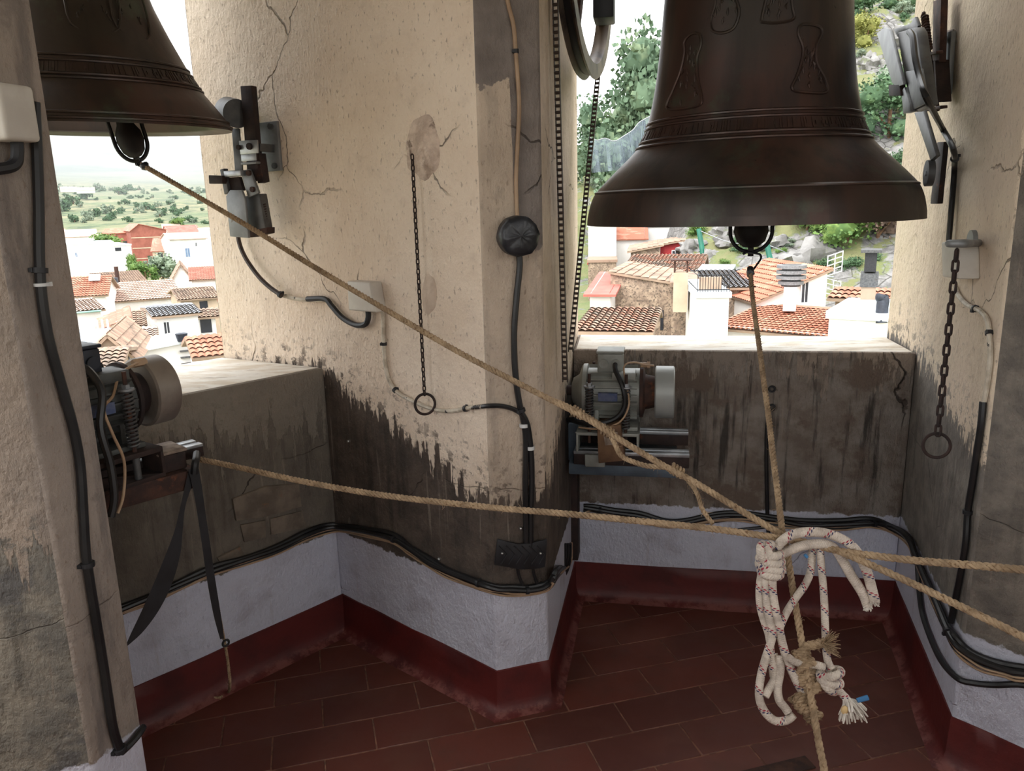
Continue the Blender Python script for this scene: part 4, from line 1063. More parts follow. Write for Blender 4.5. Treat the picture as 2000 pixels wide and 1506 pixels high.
vc = pcable('electric_cable', 'upright black cable on the stained parapet behind the rope', [(parR, [(1503, 800), (1498, 840), (1497, 900), (1498, 960), (1499, 1010), (1501, 1044)], 0.010)], 0.0075, MAT['black_cable'])
for y in (760, 796):
    b = MB(); b.torus(parR.px(1508, y, 0.012), parR.n, 0.010, 0.004, 14, 6); b.build('cable_clip', MAT['black_rubber'], vc)
pcable('electric_cable', 'short black cable lying on the whitewash below parapet bundle', [(parR, [(1418, 1040), (1450, 1034), (1490, 1030), (1505, 1026)], 0.008)], 0.0062, MAT['black_cable'])
pcable('electric_cable', 'thin beige cable running down the rusty post by the pier', [(parR, [(1140, 812), (1118, 812), (1102, 824)], 0.13), (parR, [(1092, 850), (1090, 900), (1092, 960), (1090, 1010), (1091, 1060), (1096, 1090)], 0.15)], 0.0042, MAT['beige_cable'])
pcable('electric_cable', 'thin black cable beside the beige one on rusty post', [(parR, [(1140, 806), (1116, 818), (1098, 835), (1095, 870), (1096, 920), (1096, 1000), (1096, 1060), (1100, 1100)], 0.135)], 0.0045, MAT['black_cable'], ties=[(parR, 1095, 850, 0.135), (parR, 1096, 908, 0.135)])

# bundle along the top of the whitewash, all round
bun_parL = [(236, 1192), (300, 1166), (360, 1140), (420, 1112), (480, 1093), (540, 1072), (600, 1045), (640, 1032)]
bun_jL = [(668, 1031), (720, 1040), (768, 1052), (800, 1072), (835, 1096), (870, 1116), (915, 1134), (950, 1147)]
bun_pF = [(975, 1151), (1000, 1153), (1030, 1153), (1058, 1149)]
bun_pF2 = [(1074, 1140), (1086, 1122)]
bun_pR = [(1140, 994), (1160, 993), (1200, 1000), (1250, 1010), (1300, 1021), (1340, 1020), (1400, 1010), (1450, 1006), (1510, 1017), (1570, 1024), (1640, 1024), (1700, 1020), (1740, 1032)]
bun_jG = [(1772, 1052), (1788, 1088), (1806, 1130), (1828, 1180), (1848, 1225)]
bun_pG = [(1866, 1256), (1890, 1278), (1920, 1294), (1960, 1306), (1992, 1314)]
def round_h(z, off): return (None, [jambH.at(0.02, z, off + 0.004), jambH.at(0.25, z, off), jambH.at(0.62, z - 0.01, off)], 0)
def jit(L, dy, rnd, a=2.5): return [(x, y + dy + rnd.uniform(-a, a)) for x, y in L]
specs = [('black', 0.0086, -6, 0.013), ('black', 0.0080, 0, 0.026), ('black', 0.0070, 6, 0.013), ('beige', 0.0033, 10, 0.020), ('beige', 0.0030, 6, 0.026)]
words = {0: 'thickest black', 1: 'middle black', 2: 'lowest black', 3: 'lower thin beige', 4: 'upper thin beige'}
for i, (cn, r, dy, off) in enumerate(specs):
    rnd = random.Random(40 + i); mt = MAT['black_cable'] if cn == 'black' else MAT['beige_cable']
    pcable('bundle_cable', words[i] + ' cable of the bundle from left parapet round the pier', [(parL, jit(bun_parL, dy, rnd), off), (jambL, jit(bun_jL, dy, rnd), off), (pierF, jit(bun_pF, dy, rnd, 1.5), off), (pierF, jit(bun_pF2, dy, rnd, 1.5), off * 0.8), (parR, [(1099 + i * 4, 1100)], 0.14 + 0.006 * i), (parR, [(1101 + i * 4, 1060)], 0.13 + 0.006 * i)], r, mt, 'cables along the left whitewash',
           ties=[(jambL, 768, 1052, off), (jambL, 935, 1142, off), (pierF, 1030, 1153, off)] if i == 1 else ())
    pcable('bundle_cable', words[i] + ' cable of the bundle below the right parapet', [(parR, jit(bun_pR, dy, rnd), off), (jambG, jit(bun_jG, dy, rnd), off), (pierG, jit(bun_pG, dy * 1.6, rnd), off), round_h(0.385 - 0.0012 * dy, off)], r * 1.05, mt, 'cables along the right whitewash',
           ties=[(parR, 1170, 993, off), (parR, 1292, 1020, off), (parR, 1710, 1022, off), (jambG, 1850, 1228, off), (jambG, 1790, 1092, off)] if i == 1 else ())
for i in range(3):
    pcable('bundle_cable', ('outer', 'middle', 'inner')[i] + ' black cable looping from the rusty post to pier foot', [(parR, [(1104 + i * 5, 1062), (1103 + i * 5, 1092), (1096 + i * 5, 1118), (1078 + i * 6, 1140)], 0.30 - i * 0.02), (pierF, [(1052 + i * 4, 1151 - i)], 0.03)], 0.0058, MAT['black_cable'], 'cables looping round the pier foot')
for i, x in enumerate((1010, 1040)):
    pcable('flap_cable', ('left', 'right')[i] + ' short cable end emerging below the ribbed rubber flap', [(pierF, [(x, 1108), (x + 3, 1122), (x + 8, 1136), (x + 14, 1148)], 0.012)], 0.0048, MAT['black_cable'])
# stone block showing through broken plaster on the left parapet
wl = bpy.data.objects['wall_left']; _W[wl.name] = Vector((0, 0, 0))
m_stone = simple('bare_stone', srgb(122, 110, 98), srgb(96, 86, 76), 14, 0.95, 0, 0.7, 50, 0.008, srgb(130, 92, 66), (0.6, 0.7), 9)
for poly, d in (([(455, 975), (520, 950), (585, 945), (590, 990), (520, 1010), (462, 1018)], 0.010), ([(470, 1026), (520, 1016), (520, 1050), (478, 1060)], 0.007), ([(528, 1014), (590, 998), (600, 1030), (530, 1046)], 0.006), ([(425, 1090), (470, 1068), (478, 1084), (432, 1102)], 0.008)):
    b = MB(); ppoly(b, parL, poly, -0.004, d); b.build('stone', m_stone, wl, bevel=0.003)
# floor hatch edge
a_, c_ = onz(1432, 1512, 0), onz(1572, 1478, 0); d_ = (c_ - a_).normalized(); n_ = d_.cross(Z1)
b = MB(); b.obox(a_ - d_ * 0.15, d_ * ((c_ - a_).length + 0.15), n_ * 0.05, Z1 * 0.005); fh = b.build('floor_strip', MAT['rust'], None, bevel=0.002)
tag(fh, 'dark rusty strip set in the tiled floor under the ropes', 'floor strip')
# ------------------------------------------------------------------ ropes
def jute():
    g = NT('jute_fibre'); p = g.obj()
    col = g.mix(g.ss(g.noise(p, 26, 5, 0.65), 0.35, 0.65), srgb(170, 145, 115), srgb(130, 108, 84))
    col = g.mix(g.ss(g.noise(p, 140, 3), 0.55, 0.7), col, srgb(110, 84, 58))
    return g.done(col, 0.9, 0, g.bump(g.noise(p, 260, 3), 0.5, 0.003))
m_jute = jute()
def resample(P, step):
    out = [P[0].copy()]; acc = 0.0
    for a, c in zip(P, P[1:]):
        L = (c - a).length
        while acc + L >= step and L > 1e-9:
            q = (step - acc) / L; a = a.lerp(c, q); out.append(a.copy()); L = (c - a).length; acc = 0.0
        acc += L
    out.append(P[-1].copy()); return out
def strand_rope(b, P, R, pitch, strands=3, hairs=0, seed=1, taper=False):
    S = resample(P, pitch / 8.0); T, N, B = frames(S)
    for s in range(strands):
        Q = []
        for i, p in enumerate(S):
            a = 2 * math.pi * (i / 8.0 + s / strands)
            Q.append(p + (N[i] * math.cos(a) + B[i] * math.sin(a)) * R * 0.5)
        b.tube(Q, R * 0.56, 6)
    rnd = random.Random(seed)
    for k in range(hairs):
        i = rnd.randrange(2, len(S) - 2); a = rnd.uniform(0, 6.28)
        d = (N[i] * math.cos(a) + B[i] * math.sin(a) + T[i] * rnd.uniform(-1, 1)).normalized(); p = S[i] + d * R * 0.7
        l = rnd.uniform(0.006, 0.018); e = Vector((rnd.uniform(-1, 1), rnd.uniform(-1, 1), rnd.uniform(-1, 1))) * 0.004
        b.tube([p, p + d * l * 0.5 + e, p + d * l], [0.0006, 0.0005, 0.0002], 3)
def rope(label, P, R, pitch=0.04, hairs=40, seed=1, name='jute_rope'):
    t = thing(name, label, 'rope', P[0]); b = MB(); strand_rope(b, P, R, pitch, 3, hairs, seed)
    o = b.build('twisted_strands', m_jute, t); o['kind'] = 'stuff'; return t
KD = 1.70
far0 = piers[1][0].lerp(piers[1][1], 0.66); far1 = piers[2][2].lerp(piers[2][3], 0.66)
farP = Pl(far0, far1)
def run_out(P):
    """carry a taut rope straight on to the next parapet"""
    d = (P[-1] - P[-5]).normalized(); k = farP.n.dot(farP.o - P[-1]) / farP.n.dot(d); k = max(0.1, min(k, 2.5))
    if P[-1].z + d.z * k < 0.02: k = (0.02 - P[-1].z) / d.z
    return P + [P[-1] + d * k * q for q in (0.25, 0.5, 0.75, 1.0)]
K1 = [(276, 321), (400, 392), (500, 451), (600, 513), (700, 573), (800, 632), (900, 690), (1000, 742), (1080, 783), (1150, 820), (1210, 858), (1290, 906), (1360, 944), (1440, 993), (1530, 1046)]
P1 = spline(dpath(K1, 2.36, KD), 4)
P1b = spline([P1[-1]] + dpath([(1560, 1056), (1620, 1070), (1700, 1103), (1800, 1148), (1900, 1196), (2000, 1245), (2200, 1350)], KD, 1.30), 4)
r1 = rope('long jute rope from the smaller bell clapper through the white knot', run_out(P1 + P1b[1:]), 0.0078, 0.034, 60, 3)
# knotted doubled length on that rope
ds = [(1062, 776), (1100, 790), (1130, 806), (1160, 822), (1186, 842), (1200, 868), (1212, 890), (1235, 902), (1262, 910), (1290, 912), (1320, 916)]
b = MB(); strand_rope(b, spline([p + Vector((0.0, -0.012, 0.004)) for p in dpath(ds, 2.02, 1.83)], 4), 0.0066, 0.03, 3, 30, 8)
ds = [(1312, 914), (1335, 928), (1352, 948), (1362, 968), (1368, 988), (1378, 1004), (1390, 1019)]
strand_rope(b, spline([p + Vector((0.0, -0.012, 0)) for p in dpath(ds, 1.84, 1.78)], 4), 0.0055, 0.026, 3, 30, 9)
for (x, y, dd) in ((1128, 806, 2.0), (1186, 843, 1.95), (1322, 920, 1.83)):
    c = pt(x, y, dd - 0.005); a_ = (pt(x + 20, y + 12, dd - 0.01) - c).normalized()
    S = [c + a_ * (i / 40 - 0.5) * 0.03 + (a_.orthogonal().normalized() * math.cos(i * 0.55) + a_.cross(a_.orthogonal().normalized()) * math.sin(i * 0.55)) * 0.011 for i in range(41)]
    b.tube(S, 0.0042, 6)
o = b.build('spliced_tail', m_jute, r1); o['kind'] = 'stuff'
b = MB(); q0 = pt(276, 321, 2.36); q1 = pt(290, 329, 2.35)
b.ball(q0.lerp(q1, 0.5), 0.012, 10, 8, (1.3, 1, 1), 0.4, 2); b.build('tied_end', MAT['tape'], r1)

K2 = [(386, 897), (420, 903), (480, 916), (580, 938), (700, 960), (800, 974), (900, 985), (1000, 995), (1100, 1003), (1200, 1013), (1300, 1023), (1400, 1034), (1480, 1045), (1535, 1053)]
P2 = spline(dpath(K2, 2.10, KD - 0.015), 4)
P2b = spline([P2[-1]] + dpath([(1580, 1062), (1640, 1076), (1720, 1087), (1800, 1096), (1900, 1104), (2000, 1113), (2200, 1128)], KD - 0.02, 1.36), 4)
rope('jute rope from the rusty beam across the pier to the white knot', run_out(P2 + P2b[1:]), 0.0080, 0.034, 60, 4)

K3 = [(1466, 534), (1470, 580), (1478, 640), (1486, 700), (1494, 760), (1502, 820), (1511, 900), (1521, 980), (1529, 1046)]
P3 = spline(dpath(K3, 2.42, KD + 0.01), 4)
c5 = lambda x, y: (1400 + x * 600 / 1718.0, 980 + y * 600 / 1718.0)
K3b = [c5(*q) for q in ((392, 260), (402, 340), (418, 440), (432, 540), (450, 640), (468, 740), (486, 850), (505, 960), (525, 1080), (545, 1200), (562, 1300), (580, 1400), (600, 1500))] + [(1622, 1620), (1660, 1900)]
P3b = spline([P3[-1]] + dpath(K3b, KD + 0.012, 1.42), 4)
P3b = [p for p in P3b if p.z > 0.01]
r3 = rope('jute rope dropping from the large bell clapper through the white loops', P3 + P3b[1:], 0.0076, 0.034, 60, 5)
b = MB(); b.ball(pt(1466, 531, 2.42), 0.013, 10, 8, (1, 1, 1.3), 0.4, 4); b.build('tied_end', MAT['tape'], r3)
# whipping knots of jute round that rope, with a frayed tuft
b = MB(); rnd = random.Random(12)
for (xa, ya, xb, yb, turns, R) in ((460, 830, 505, 930, 5, 0.016), (480, 940, 545, 1060, 6, 0.018), (440, 1080, 520, 1160, 4, 0.017), (500, 1150, 560, 1220, 4, 0.014)):
    A_, B_ = pt(*c5(xa, ya), 1.635), pt(*c5(xb, yb), 1.615); a_ = (B_ - A_).normalized(); x_ = a_.orthogonal().normalized(); y_ = a_.cross(x_)
    n = turns * 12
    S = [A_.lerp(B_, i / n) + (x_ * math.cos(2 * math.pi * i / 12) + y_ * math.sin(2 * math.pi * i / 12)) * R * (0.9 + 0.2 * math.sin(i * 0.37)) for i in range(n + 1)]
    strand_rope(b, S, 0.0066, 0.03, 3, 14, int(xa))
o = b.build('wound_knot', m_jute, r3); o['kind'] = 'stuff'
b = MB(); root = pt(*c5(500, 810), 1.63); mid = pt(*c5(590, 790), 1.62)
strand_rope(b, [root, root.lerp(mid, 0.5), mid], 0.010, 0.03, 3, 10, 5)
for k in range(70):
    e = pt(*c5(650 + rnd.uniform(-30, 45), 785 + rnd.uniform(-75, 90)), 1.61 + rnd.uniform(-0.03, 0.03)); m = mid.lerp(e, 0.5) + Vector((0, 0, rnd.uniform(-0.006, 0.006)))
    b.tube([mid + Vector((rnd.uniform(-1, 1), rnd.uniform(-1, 1), rnd.uniform(-1, 1))) * 0.006, m, e], [0.0013, 0.001, 0.0005], 4)
o = b.build('frayed_tuft', m_jute, r3); o['kind'] = 'stuff'

# white braided rope with red and blue flecks
def braid(flecks=True):
    g = NT('braided_white' if flecks else 'braided_plain'); uv = g.uv(); u, v, _ = g.sep(uv); p = g.obj()
    col = g.mix(g.ss(g.noise(p, 40, 4), 0.35, 0.7), srgb(206, 192, 178), srgb(172, 158, 146))
    if flecks:
        a = g.math('FRACT', g.math('ADD', g.math('MULTIPLY', u, 24.0), g.math('MULTIPLY', v, 1.0)))
        chk = g.math('FRACT', g.math('MULTIPLY', u, 190.0))
        m1 = g.math('MULTIPLY', g.math('LESS_THAN', a, 0.10), g.math('GREATER_THAN', chk, 0.4))
        a2 = g.math('FRACT', g.math('ADD', a, 0.86))
        m2 = g.math('MULTIPLY', g.math('LESS_THAN', a2, 0.10), g.math('LESS_THAN', chk, 0.55))
        col = g.mix(m1, col, srgb(150, 44, 62)); col = g.mix(m2, col, srgb(52, 48, 84))
    w = g.math('ADD', g.math('SINE', g.math('ADD', g.math('MULTIPLY', u, 1500.0), g.math('MULTIPLY', v, 37.7))), g.math('SINE', g.math('SUBTRACT', g.math('MULTIPLY', u, 1500.0), g.math('MULTIPLY', v, 37.7))))
    return g.done(col, 0.85, 0, g.bump(w, 0.35, 0.002))
m_braid = braid(True); m_plain = braid(False)
wr = thing('white_rope', 'white braided rope with red and blue flecks knotted on the jute ropes', 'rope', pt(1530, 1050, 1.65))
WRR = 0.0080
def wstrand(pxs, d0, d1, r=WRR, mat=None, name='loop'):
    b = MB(); P = spline(dpath([c5(*q) for q in pxs], d0, d1), 6); b.tube(P, r, 10); return b.build(name, mat or m_braid, wr)
D = 1.665
wstrand([(330, 262), (360, 225), (410, 190), (480, 172), (560, 170), (640, 185), (710, 215), (770, 262), (812, 330), (842, 400), (862, 470), (884, 560)], D, D - 0.03, 0.0105, name='top_arc')
wstrand([(335, 305), (390, 280), (460, 252), (540, 238), (620, 240), (670, 275), (710, 340), (750, 410), (790, 470), (825, 530), (845, 585)], D + 0.005, D - 0.02, 0.0105, m_plain, 'inner_arc')
wstrand([(248, 400), (238, 480), (240, 570), (258, 650), (288, 740), (302, 830), (308, 910), (316, 980)], D - 0.01, D - 0.03)
wstrand([(310, 400), (312, 500), (325, 590), (345, 690), (366, 790), (392, 880), (430, 970), (465, 1040), (495, 1085)], D - 0.022, D - 0.04, 0.0092)
wstrand([(272, 410), (275, 520), (290, 640), (312, 730), (298, 800), (272, 880), (248, 970), (236, 1060), (246, 1130), (280, 1190), (330, 1226), (390, 1222), (430, 1190)], D - 0.015, D - 0.06, 0.0088)
wstrand([(318, 850), (330, 900), (322, 990), (290, 1050), (270, 1090)], D - 0.02, D - 0.05, 0.0085, m_plain)
wstrand([(350, 860), (355, 940), (340, 1040), (350, 1110), (380, 1150), (400, 1180)], D - 0.03, D - 0.06, 0.0088, m_plain)
wstrand([(534, 262), (532, 330), (522, 400), (490, 470), (440, 540), (395, 610), (362, 680), (340, 740)], D + 0.02, D - 0.03, 0.0082)
wstrand([(578, 262), (584, 360), (594, 460), (602, 580), (606, 700), (610, 800), (618, 880), (640, 935)], D + 0.005, D - 0.05, 0.0078)
wstrand([(400, 870), (430, 892), (480, 905), (540, 910), (600, 925)], D - 0.05, D - 0.05, 0.0084, m_plain)
# the big wrapped knot
def loop3(cx, cy, rx, ry, rot, d, tilt, r, name='knot_turn', mat=None):
    P = []; 
    for k in range(24):
        a = 2 * math.pi * k / 24; x = rx * math.cos(a); y = ry * math.sin(a)
        xr, yr = x * math.cos(rot) - y * math.sin(rot), x * math.sin(rot) + y * math.cos(rot)
        P.append(pt(*c5(cx + xr, cy + yr), d - tilt * math.sin(a)))
    b = MB(); b.tube(P, r, 10, True); return b.build(name, mat or m_braid, wr)
for cy, rx, rot in ((285, 56, 0.15), (325, 62, 0.2), (362, 66, 0.28), (396, 54, 0.2)): loop3(300, cy, rx, 20, rot, D - 0.008, 0.024, 0.0098)
for cx, rot in ((268, 1.35), (305, 1.45)): loop3(cx, 300, 62, 18, rot, D - 0.010, 0.020, 0.0095)
b = MB(); b.ball(pt(*c5(298, 335), D), 0.020, 14, 10, (1, 0.9, 1.3)); b.build('knot_core', m_braid, wr)
# lower overhand knot and frayed end
KD2 = D - 0.055
for cy, rx, rot in ((960, 60, -0.15), (1000, 58, 0.35), (1030, 40, 0.8)): loop3(634, cy, rx, 20, rot, KD2, 0.016, 0.0090)
b = MB(); b.ball(pt(*c5(634, 990), KD2 + 0.005), 0.014, 12, 8, (1.2, 0.9, 1.2)); b.build('knot_core', m_plain, wr)
wstrand([(640, 1000), (670, 1045), (695, 1070), (725, 1100)], KD2 - 0.005, KD2 - 0.012, 0.0082, name='tail')
b = MB(); rnd = random.Random(21); base = pt(*c5(720, 1095), KD2 - 0.012)
for k in range(46):
    e = pt(*c5(760 + rnd.uniform(-85, 85), 1185 + rnd.uniform(-25, 60)), KD2 - 0.012 + rnd.uniform(-0.03, 0.03)); m = base.lerp(e, 0.55) + Vector((rnd.uniform(-1, 1) * 0.004, 0, 0.006))
    b.tube(spline([base + Vector((rnd.uniform(-1, 1), rnd.uniform(-1, 1), rnd.uniform(-1, 1))) * 0.005, m, e], 3), [0.0024] * 3 + [0.0022] * 3 + [0.0016], 5)
o = b.build('frayed_end', simple('rope_yarn', srgb(214, 206, 196), srgb(186, 176, 165), 40, 0.9, 0, 0.0), wr); o['kind'] = 'stuff'
b = MB(); b.ball(pt(*c5(715, 1165), KD2 - 0.03), 0.008, 10, 8, (1.0, 0.8, 1.2)); b.build('rope_core', simple('core_yellow', srgb(214, 184, 134), srgb(196, 164, 116), 30, 0.9, 0, 0.0), wr)
b = MB(); b.cyl(pt(*c5(785, 1112), KD2 - 0.02), pt(*c5(845, 1095), KD2 - 0.02), 0.0048, 0.0056, 8); b.build('blue_yarn', simple('yarn_blue', srgb(62, 118, 165), srgb(50, 98, 144), 30, 0.8, 0, 0.0), wr)
b = MB(); b.cyl(pt(*c5(492, 296), D - 0.015), pt(*c5(506, 312), D - 0.015), 0.0035, n=8); b.build('blue_yarn', bpy.data.materials['yarn_blue'], wr)
for (x, y, dd, n) in ((884, 560, D - 0.03, 26), (845, 588, D - 0.02, 26)):
    b = MB(); base = pt(*c5(x, y - 6), dd)
    for k in range(n):
        e = pt(*c5(x + rnd.uniform(-28, 28), y + rnd.uniform(0, 28)), dd + rnd.uniform(-0.012, 0.012))
        b.tube([base + Vector((rnd.uniform(-1, 1), rnd.uniform(-1, 1), 0)) * 0.006, e], [0.0022, 0.0014], 4)
    o = b.build('cut_end', bpy.data.materials['rope_yarn'], wr); o['kind'] = 'stuff'
# thin cord beside the black strap
P = spline([parL.px(x, y, 0.352) for x, y in ((412, 1100), (420, 1150), (430, 1210), (440, 1262), (446, 1300), (449, 1335))] + [onz(446, 1352, 0.006), onz(430, 1362, 0.006), onz(412, 1362, 0.006)], 5)
rope('thin dirty cord hanging beside the black strap to the floor', P, 0.0042, 0.02, 10, 6, 'thin_cord')
# ------------------------------------------------------------------ the land outside
def lerpt(tab, x):
    if x <= tab[0][0]: return tab[0][1]
    for (a, va), (c, vc) in zip(tab, tab[1:]):
        if x <= c: return va + (vc - va) * (x - a) / (c - a)
    return tab[-1][1]
def sstep(a, c, x):
    t = max(0.0, min(1.0, (x - a) / (c - a))); return t * t * (3 - 2 * t)
LEFT = [(0, -17), (30, -17), (100, -17), (200, -16), (270, -14), (330, -9), (420, -2), (600, 8), (800, 17), (1100, 33), (1500, 58), (2200, 110), (3000, 205), (4200, 330)]
RIGHT = [(0, -15), (20, -14), (34, -10.5), (48, -8.2), (54, -7.0)]
def zt(x, y):
    r = math.hypot(x, y); az = math.degrees(math.atan2(y, x))
    zl = lerpt(LEFT, r)
    if r > 1200: zl += (r - 1200) / 1800 * 60 * (mnoise.noise(Vector((x * 0.0016, y * 0.0016, 2.0))) + 0.3 * sstep(112, 122, az))
    elif r > 280: zl += 5 * mnoise.noise(Vector((x * 0.01, y * 0.01, 5.0)))
    q = sstep(77, 80.5, az); r0 = 54 + 36 * q
    sl = 0.17 + 0.47 * sstep(84, 66, az) + 0.12 * q
    zr = lerpt(RIGHT, r) + sl * max(0.0, min(r, 150) - r0)
    k = sstep(r0, r0 + 12, r)
    if r < 400: zr += k * (2.2 * abs(mnoise.noise(Vector((x * 0.11, y * 0.11, 0)))) + 2.6 * mnoise.noise(Vector((x * 0.05, y * 0.05, 4))) + 0.8 * mnoise.noise(Vector((x * 0.4, y * 0.4, 1))) + 0.35 * mnoise.noise(Vector((x * 1.1, y * 1.1, 7))))
    w = sstep(102, 90, az)
    return zl * (1 - w) + zr * w
def ground_mat():
    g = NT('hillside'); P = g.pos(); x, y, z = g.sep(P)
    nrm = g.sep(g.n('NewGeometry').outputs['Normal'])[2]
    r = g.n('VectorMath', operation='LENGTH'); g.l(P, r.inputs[0]); r = r.outputs['Value']
    n1 = g.noise(P, 0.35, 6, 0.65); n2 = g.noise(P, 1.6, 5, 0.6)
    rock = g.mix(g.ss(n2, 0.35, 0.65), srgb(134, 132, 130), srgb(98, 96, 94))
    rock = g.mix(g.ss(g.voro(g.vadd(P, g.scale(P, (0.0, 0.0, 0.6))), 0.8, 'DISTANCE_TO_EDGE'), 0.06, 0.0), rock, srgb(70, 68, 64))
    grass = g.mix(g.ss(n1, 0.4, 0.6), srgb(92, 108, 60), srgb(112, 112, 76))
    near = g.mix(g.ss(g.math('ADD', n1, g.math('MULTIPLY', g.math('SUBTRACT', nrm, 0.75), 0.5)), 0.50, 0.57), rock, grass)
    fx = g.noise(g.scale(P, (1, 1, 0.2)), 0.012, 6, 0.65); ff = g.noise(P, 0.09, 5, 0.65)
    field = g.mix(g.ss(fx, 0.42, 0.58), srgb(94, 106, 72), srgb(124, 120, 90))
    field = g.mix(g.ss(ff, 0.48, 0.60), field, srgb(66, 82, 56))
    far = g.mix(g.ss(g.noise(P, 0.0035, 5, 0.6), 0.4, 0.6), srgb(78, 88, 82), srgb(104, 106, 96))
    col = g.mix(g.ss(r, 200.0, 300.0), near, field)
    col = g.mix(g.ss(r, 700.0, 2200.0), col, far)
    return g.done(col, 0.95, 0, g.bump(n2, 0.6, 0.4))
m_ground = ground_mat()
rs = [8, 14, 20, 26, 32, 38, 44, 48] + [50 + 1.1 * i for i in range(96)] + [160, 175, 195, 220, 250, 285, 320, 360, 400, 450, 500, 560, 630, 700, 800, 900, 1000, 1150, 1300, 1500, 1700, 1950, 2200, 2500, 2800, 3200, 3600, 4200]
azs = [20 + 0.45 * i for i in range(int(150 / 0.45) + 1)]
vs = []
for r in rs:
    for a in azs:
        x, y = r * math.cos(math.radians(a)), r * math.sin(math.radians(a)); vs.append((x, y, zt(x, y)))
m_ = len(azs)
b = MB(); b.add(vs, [(i * m_ + k, i * m_ + k + 1, (i + 1) * m_ + k + 1, (i + 1) * m_ + k) for i in range(len(rs) - 1) for k in range(m_ - 1)], True)
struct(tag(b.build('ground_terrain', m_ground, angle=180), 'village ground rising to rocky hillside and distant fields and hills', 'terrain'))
# the rest of the plain, out of view, so that the land goes on all round
b = MB(); n = 40; vs = [(0, 0, -17.5)]
for k in range(n): a = math.radians(165 + (375 - 165) * k / (n - 1)); vs.append((4000 * math.cos(a), 4000 * math.sin(a), -17.5))
b.add(vs, [(0, i, i + 1) for i in range(1, n)])
struct(tag(b.build('ground_plain', simple('plain', srgb(150, 140, 120), srgb(128, 126, 98), 0.02, 0.95, 0, 0.0)), 'open ground behind the tower', 'terrain'))

# ------------------------------------------------------------------ building kit
def roofmat(name, c1, c2, c3):
    g = NT(name); u, v, _ = g.sep(g.uv()); p = g.obj()
    cell = g.comb(g.math('FLOOR', u), g.math('FLOOR', v), 0.0)
    wn = g.n('TexWhiteNoise', noise_dimensions='3D'); g.l(cell, wn.inputs['Vector'])
    col = g.mix(wn.outputs['Value'], c1, c2)
    col = g.mix(g.ss(g.noise(p, 0.9, 5, 0.65), 0.5, 0.66), col, c3)
    return g.done(col, 0.85, 0, None)
RM = {
    'orange': roofmat('roof_orange', srgb(182, 116, 92), srgb(162, 96, 74), srgb(188, 138, 116)),
    'pink': roofmat('roof_pink', srgb(186, 118, 100), srgb(168, 102, 86), srgb(192, 142, 124)),
    'tan': roofmat('roof_tan', srgb(172, 144, 124), srgb(136, 112, 96), srgb(110, 96, 84)),
    'mixed': roofmat('roof_mixed', srgb(176, 108, 84), srgb(150, 134, 118), srgb(116, 106, 96)),
    'pale': roofmat('roof_pale', srgb(196, 168, 152), srgb(178, 146, 130), srgb(156, 132, 118)),
    'grey': simple('roof_grey', srgb(132, 134, 138), srgb(108, 110, 114), 0.6, 0.7, 0.1, 0.0),
    'white': simple('roof_white', srgb(214, 222, 226), srgb(196, 206, 212), 0.6, 0.6, 0.1, 0.0),
    'red': simple('roof_red', srgb(184, 104, 92), srgb(166, 88, 78), 0.7, 0.8, 0, 0.0),
    'glass': simple('roof_glass', srgb(176, 196, 214), srgb(140, 158, 178), 0.8, 0.25, 0.0, 0.0),
}
WM = {
    'white': simple('render_white', srgb(236, 234, 230), srgb(224, 220, 214), 0.5, 0.9, 0, 0.0),
    'cream': simple('render_cream', srgb(196, 176, 152), srgb(176, 156, 134), 0.6, 0.9, 0, 0.0),
    'stone': simple('rubble_stone', srgb(166, 146, 126), srgb(126, 108, 94), 3.0, 0.95, 0, 0.8, 4.0, 0.08, srgb(98, 86, 76), (0.52, 0.60), 8.0),
    'brick': simple('brick_wall', srgb(152, 92, 78), srgb(136, 80, 68), 0.8, 0.9, 0, 0.0),
    'redpaint': simple('red_render', srgb(176, 58, 58), srgb(158, 50, 52), 0.8, 0.85, 0, 0.0),
    'tan': simple('render_tan', srgb(160, 138, 118), srgb(138, 118, 100), 0.8, 0.9, 0, 0.0),
}
m_dark = simple('window_dark', srgb(44, 46, 54), srgb(34, 36, 42), 1.0, 0.25, 0, 0.0)
m_pane = simple('window_pane', srgb(120, 140, 168), srgb(96, 114, 142), 1.0, 0.15, 0, 0.0)
m_frame = simple('window_frame', srgb(226, 226, 226), srgb(206, 206, 206), 1.0, 0.6, 0, 0.0)
def tiled(b, e0, e1, r0, r1, tw=0.26, course=0.42, amp=0.07, arch=4):
    e0, e1, r0, r1 = map(Vector, (e0, e1, r0, r1))
    nc = max(3, int((e1 - e0).length / tw)); nr = max(2, int(((r0 + r1) / 2 - (e0 + e1) / 2).length / course))
    nn = (e1 - e0).cross(r0 - e0).normalized()
    if nn.z < 0: nn = -nn
    def P(s, t): return (e0.lerp(e1, s)).lerp(r0.lerp(r1, s), t)
    for i in range(nc):
        for j in range(nr):
            vs = []
            for tt, lift in ((j / nr, 0.055), ((j + 1) / nr, 0.0)):
                for k in range(arch + 1):
                    h = amp * math.sin(math.pi * k / arch)
                    vs.append(P((i + k / arch) / nc, tt) + nn * (h + lift))
            fs = [(k, k + 1, arch + 2 + k, arch + 1 + k) for k in range(arch)]
            b.add(vs, fs, True, 0, [[(i + 0.5, j + 0.5)] * 4] * arch)
    return nn
def slab(b, e0, e1, r0, r1, th=0.12):
    e0, e1, r0, r1 = map(Vector, (e0, e1, r0, r1)); nn = (e1 - e0).cross(r0 - e0).normalized()
    if nn.z < 0: nn = -nn
    b.prism([e0, e1, r1, r0], nn * -th)
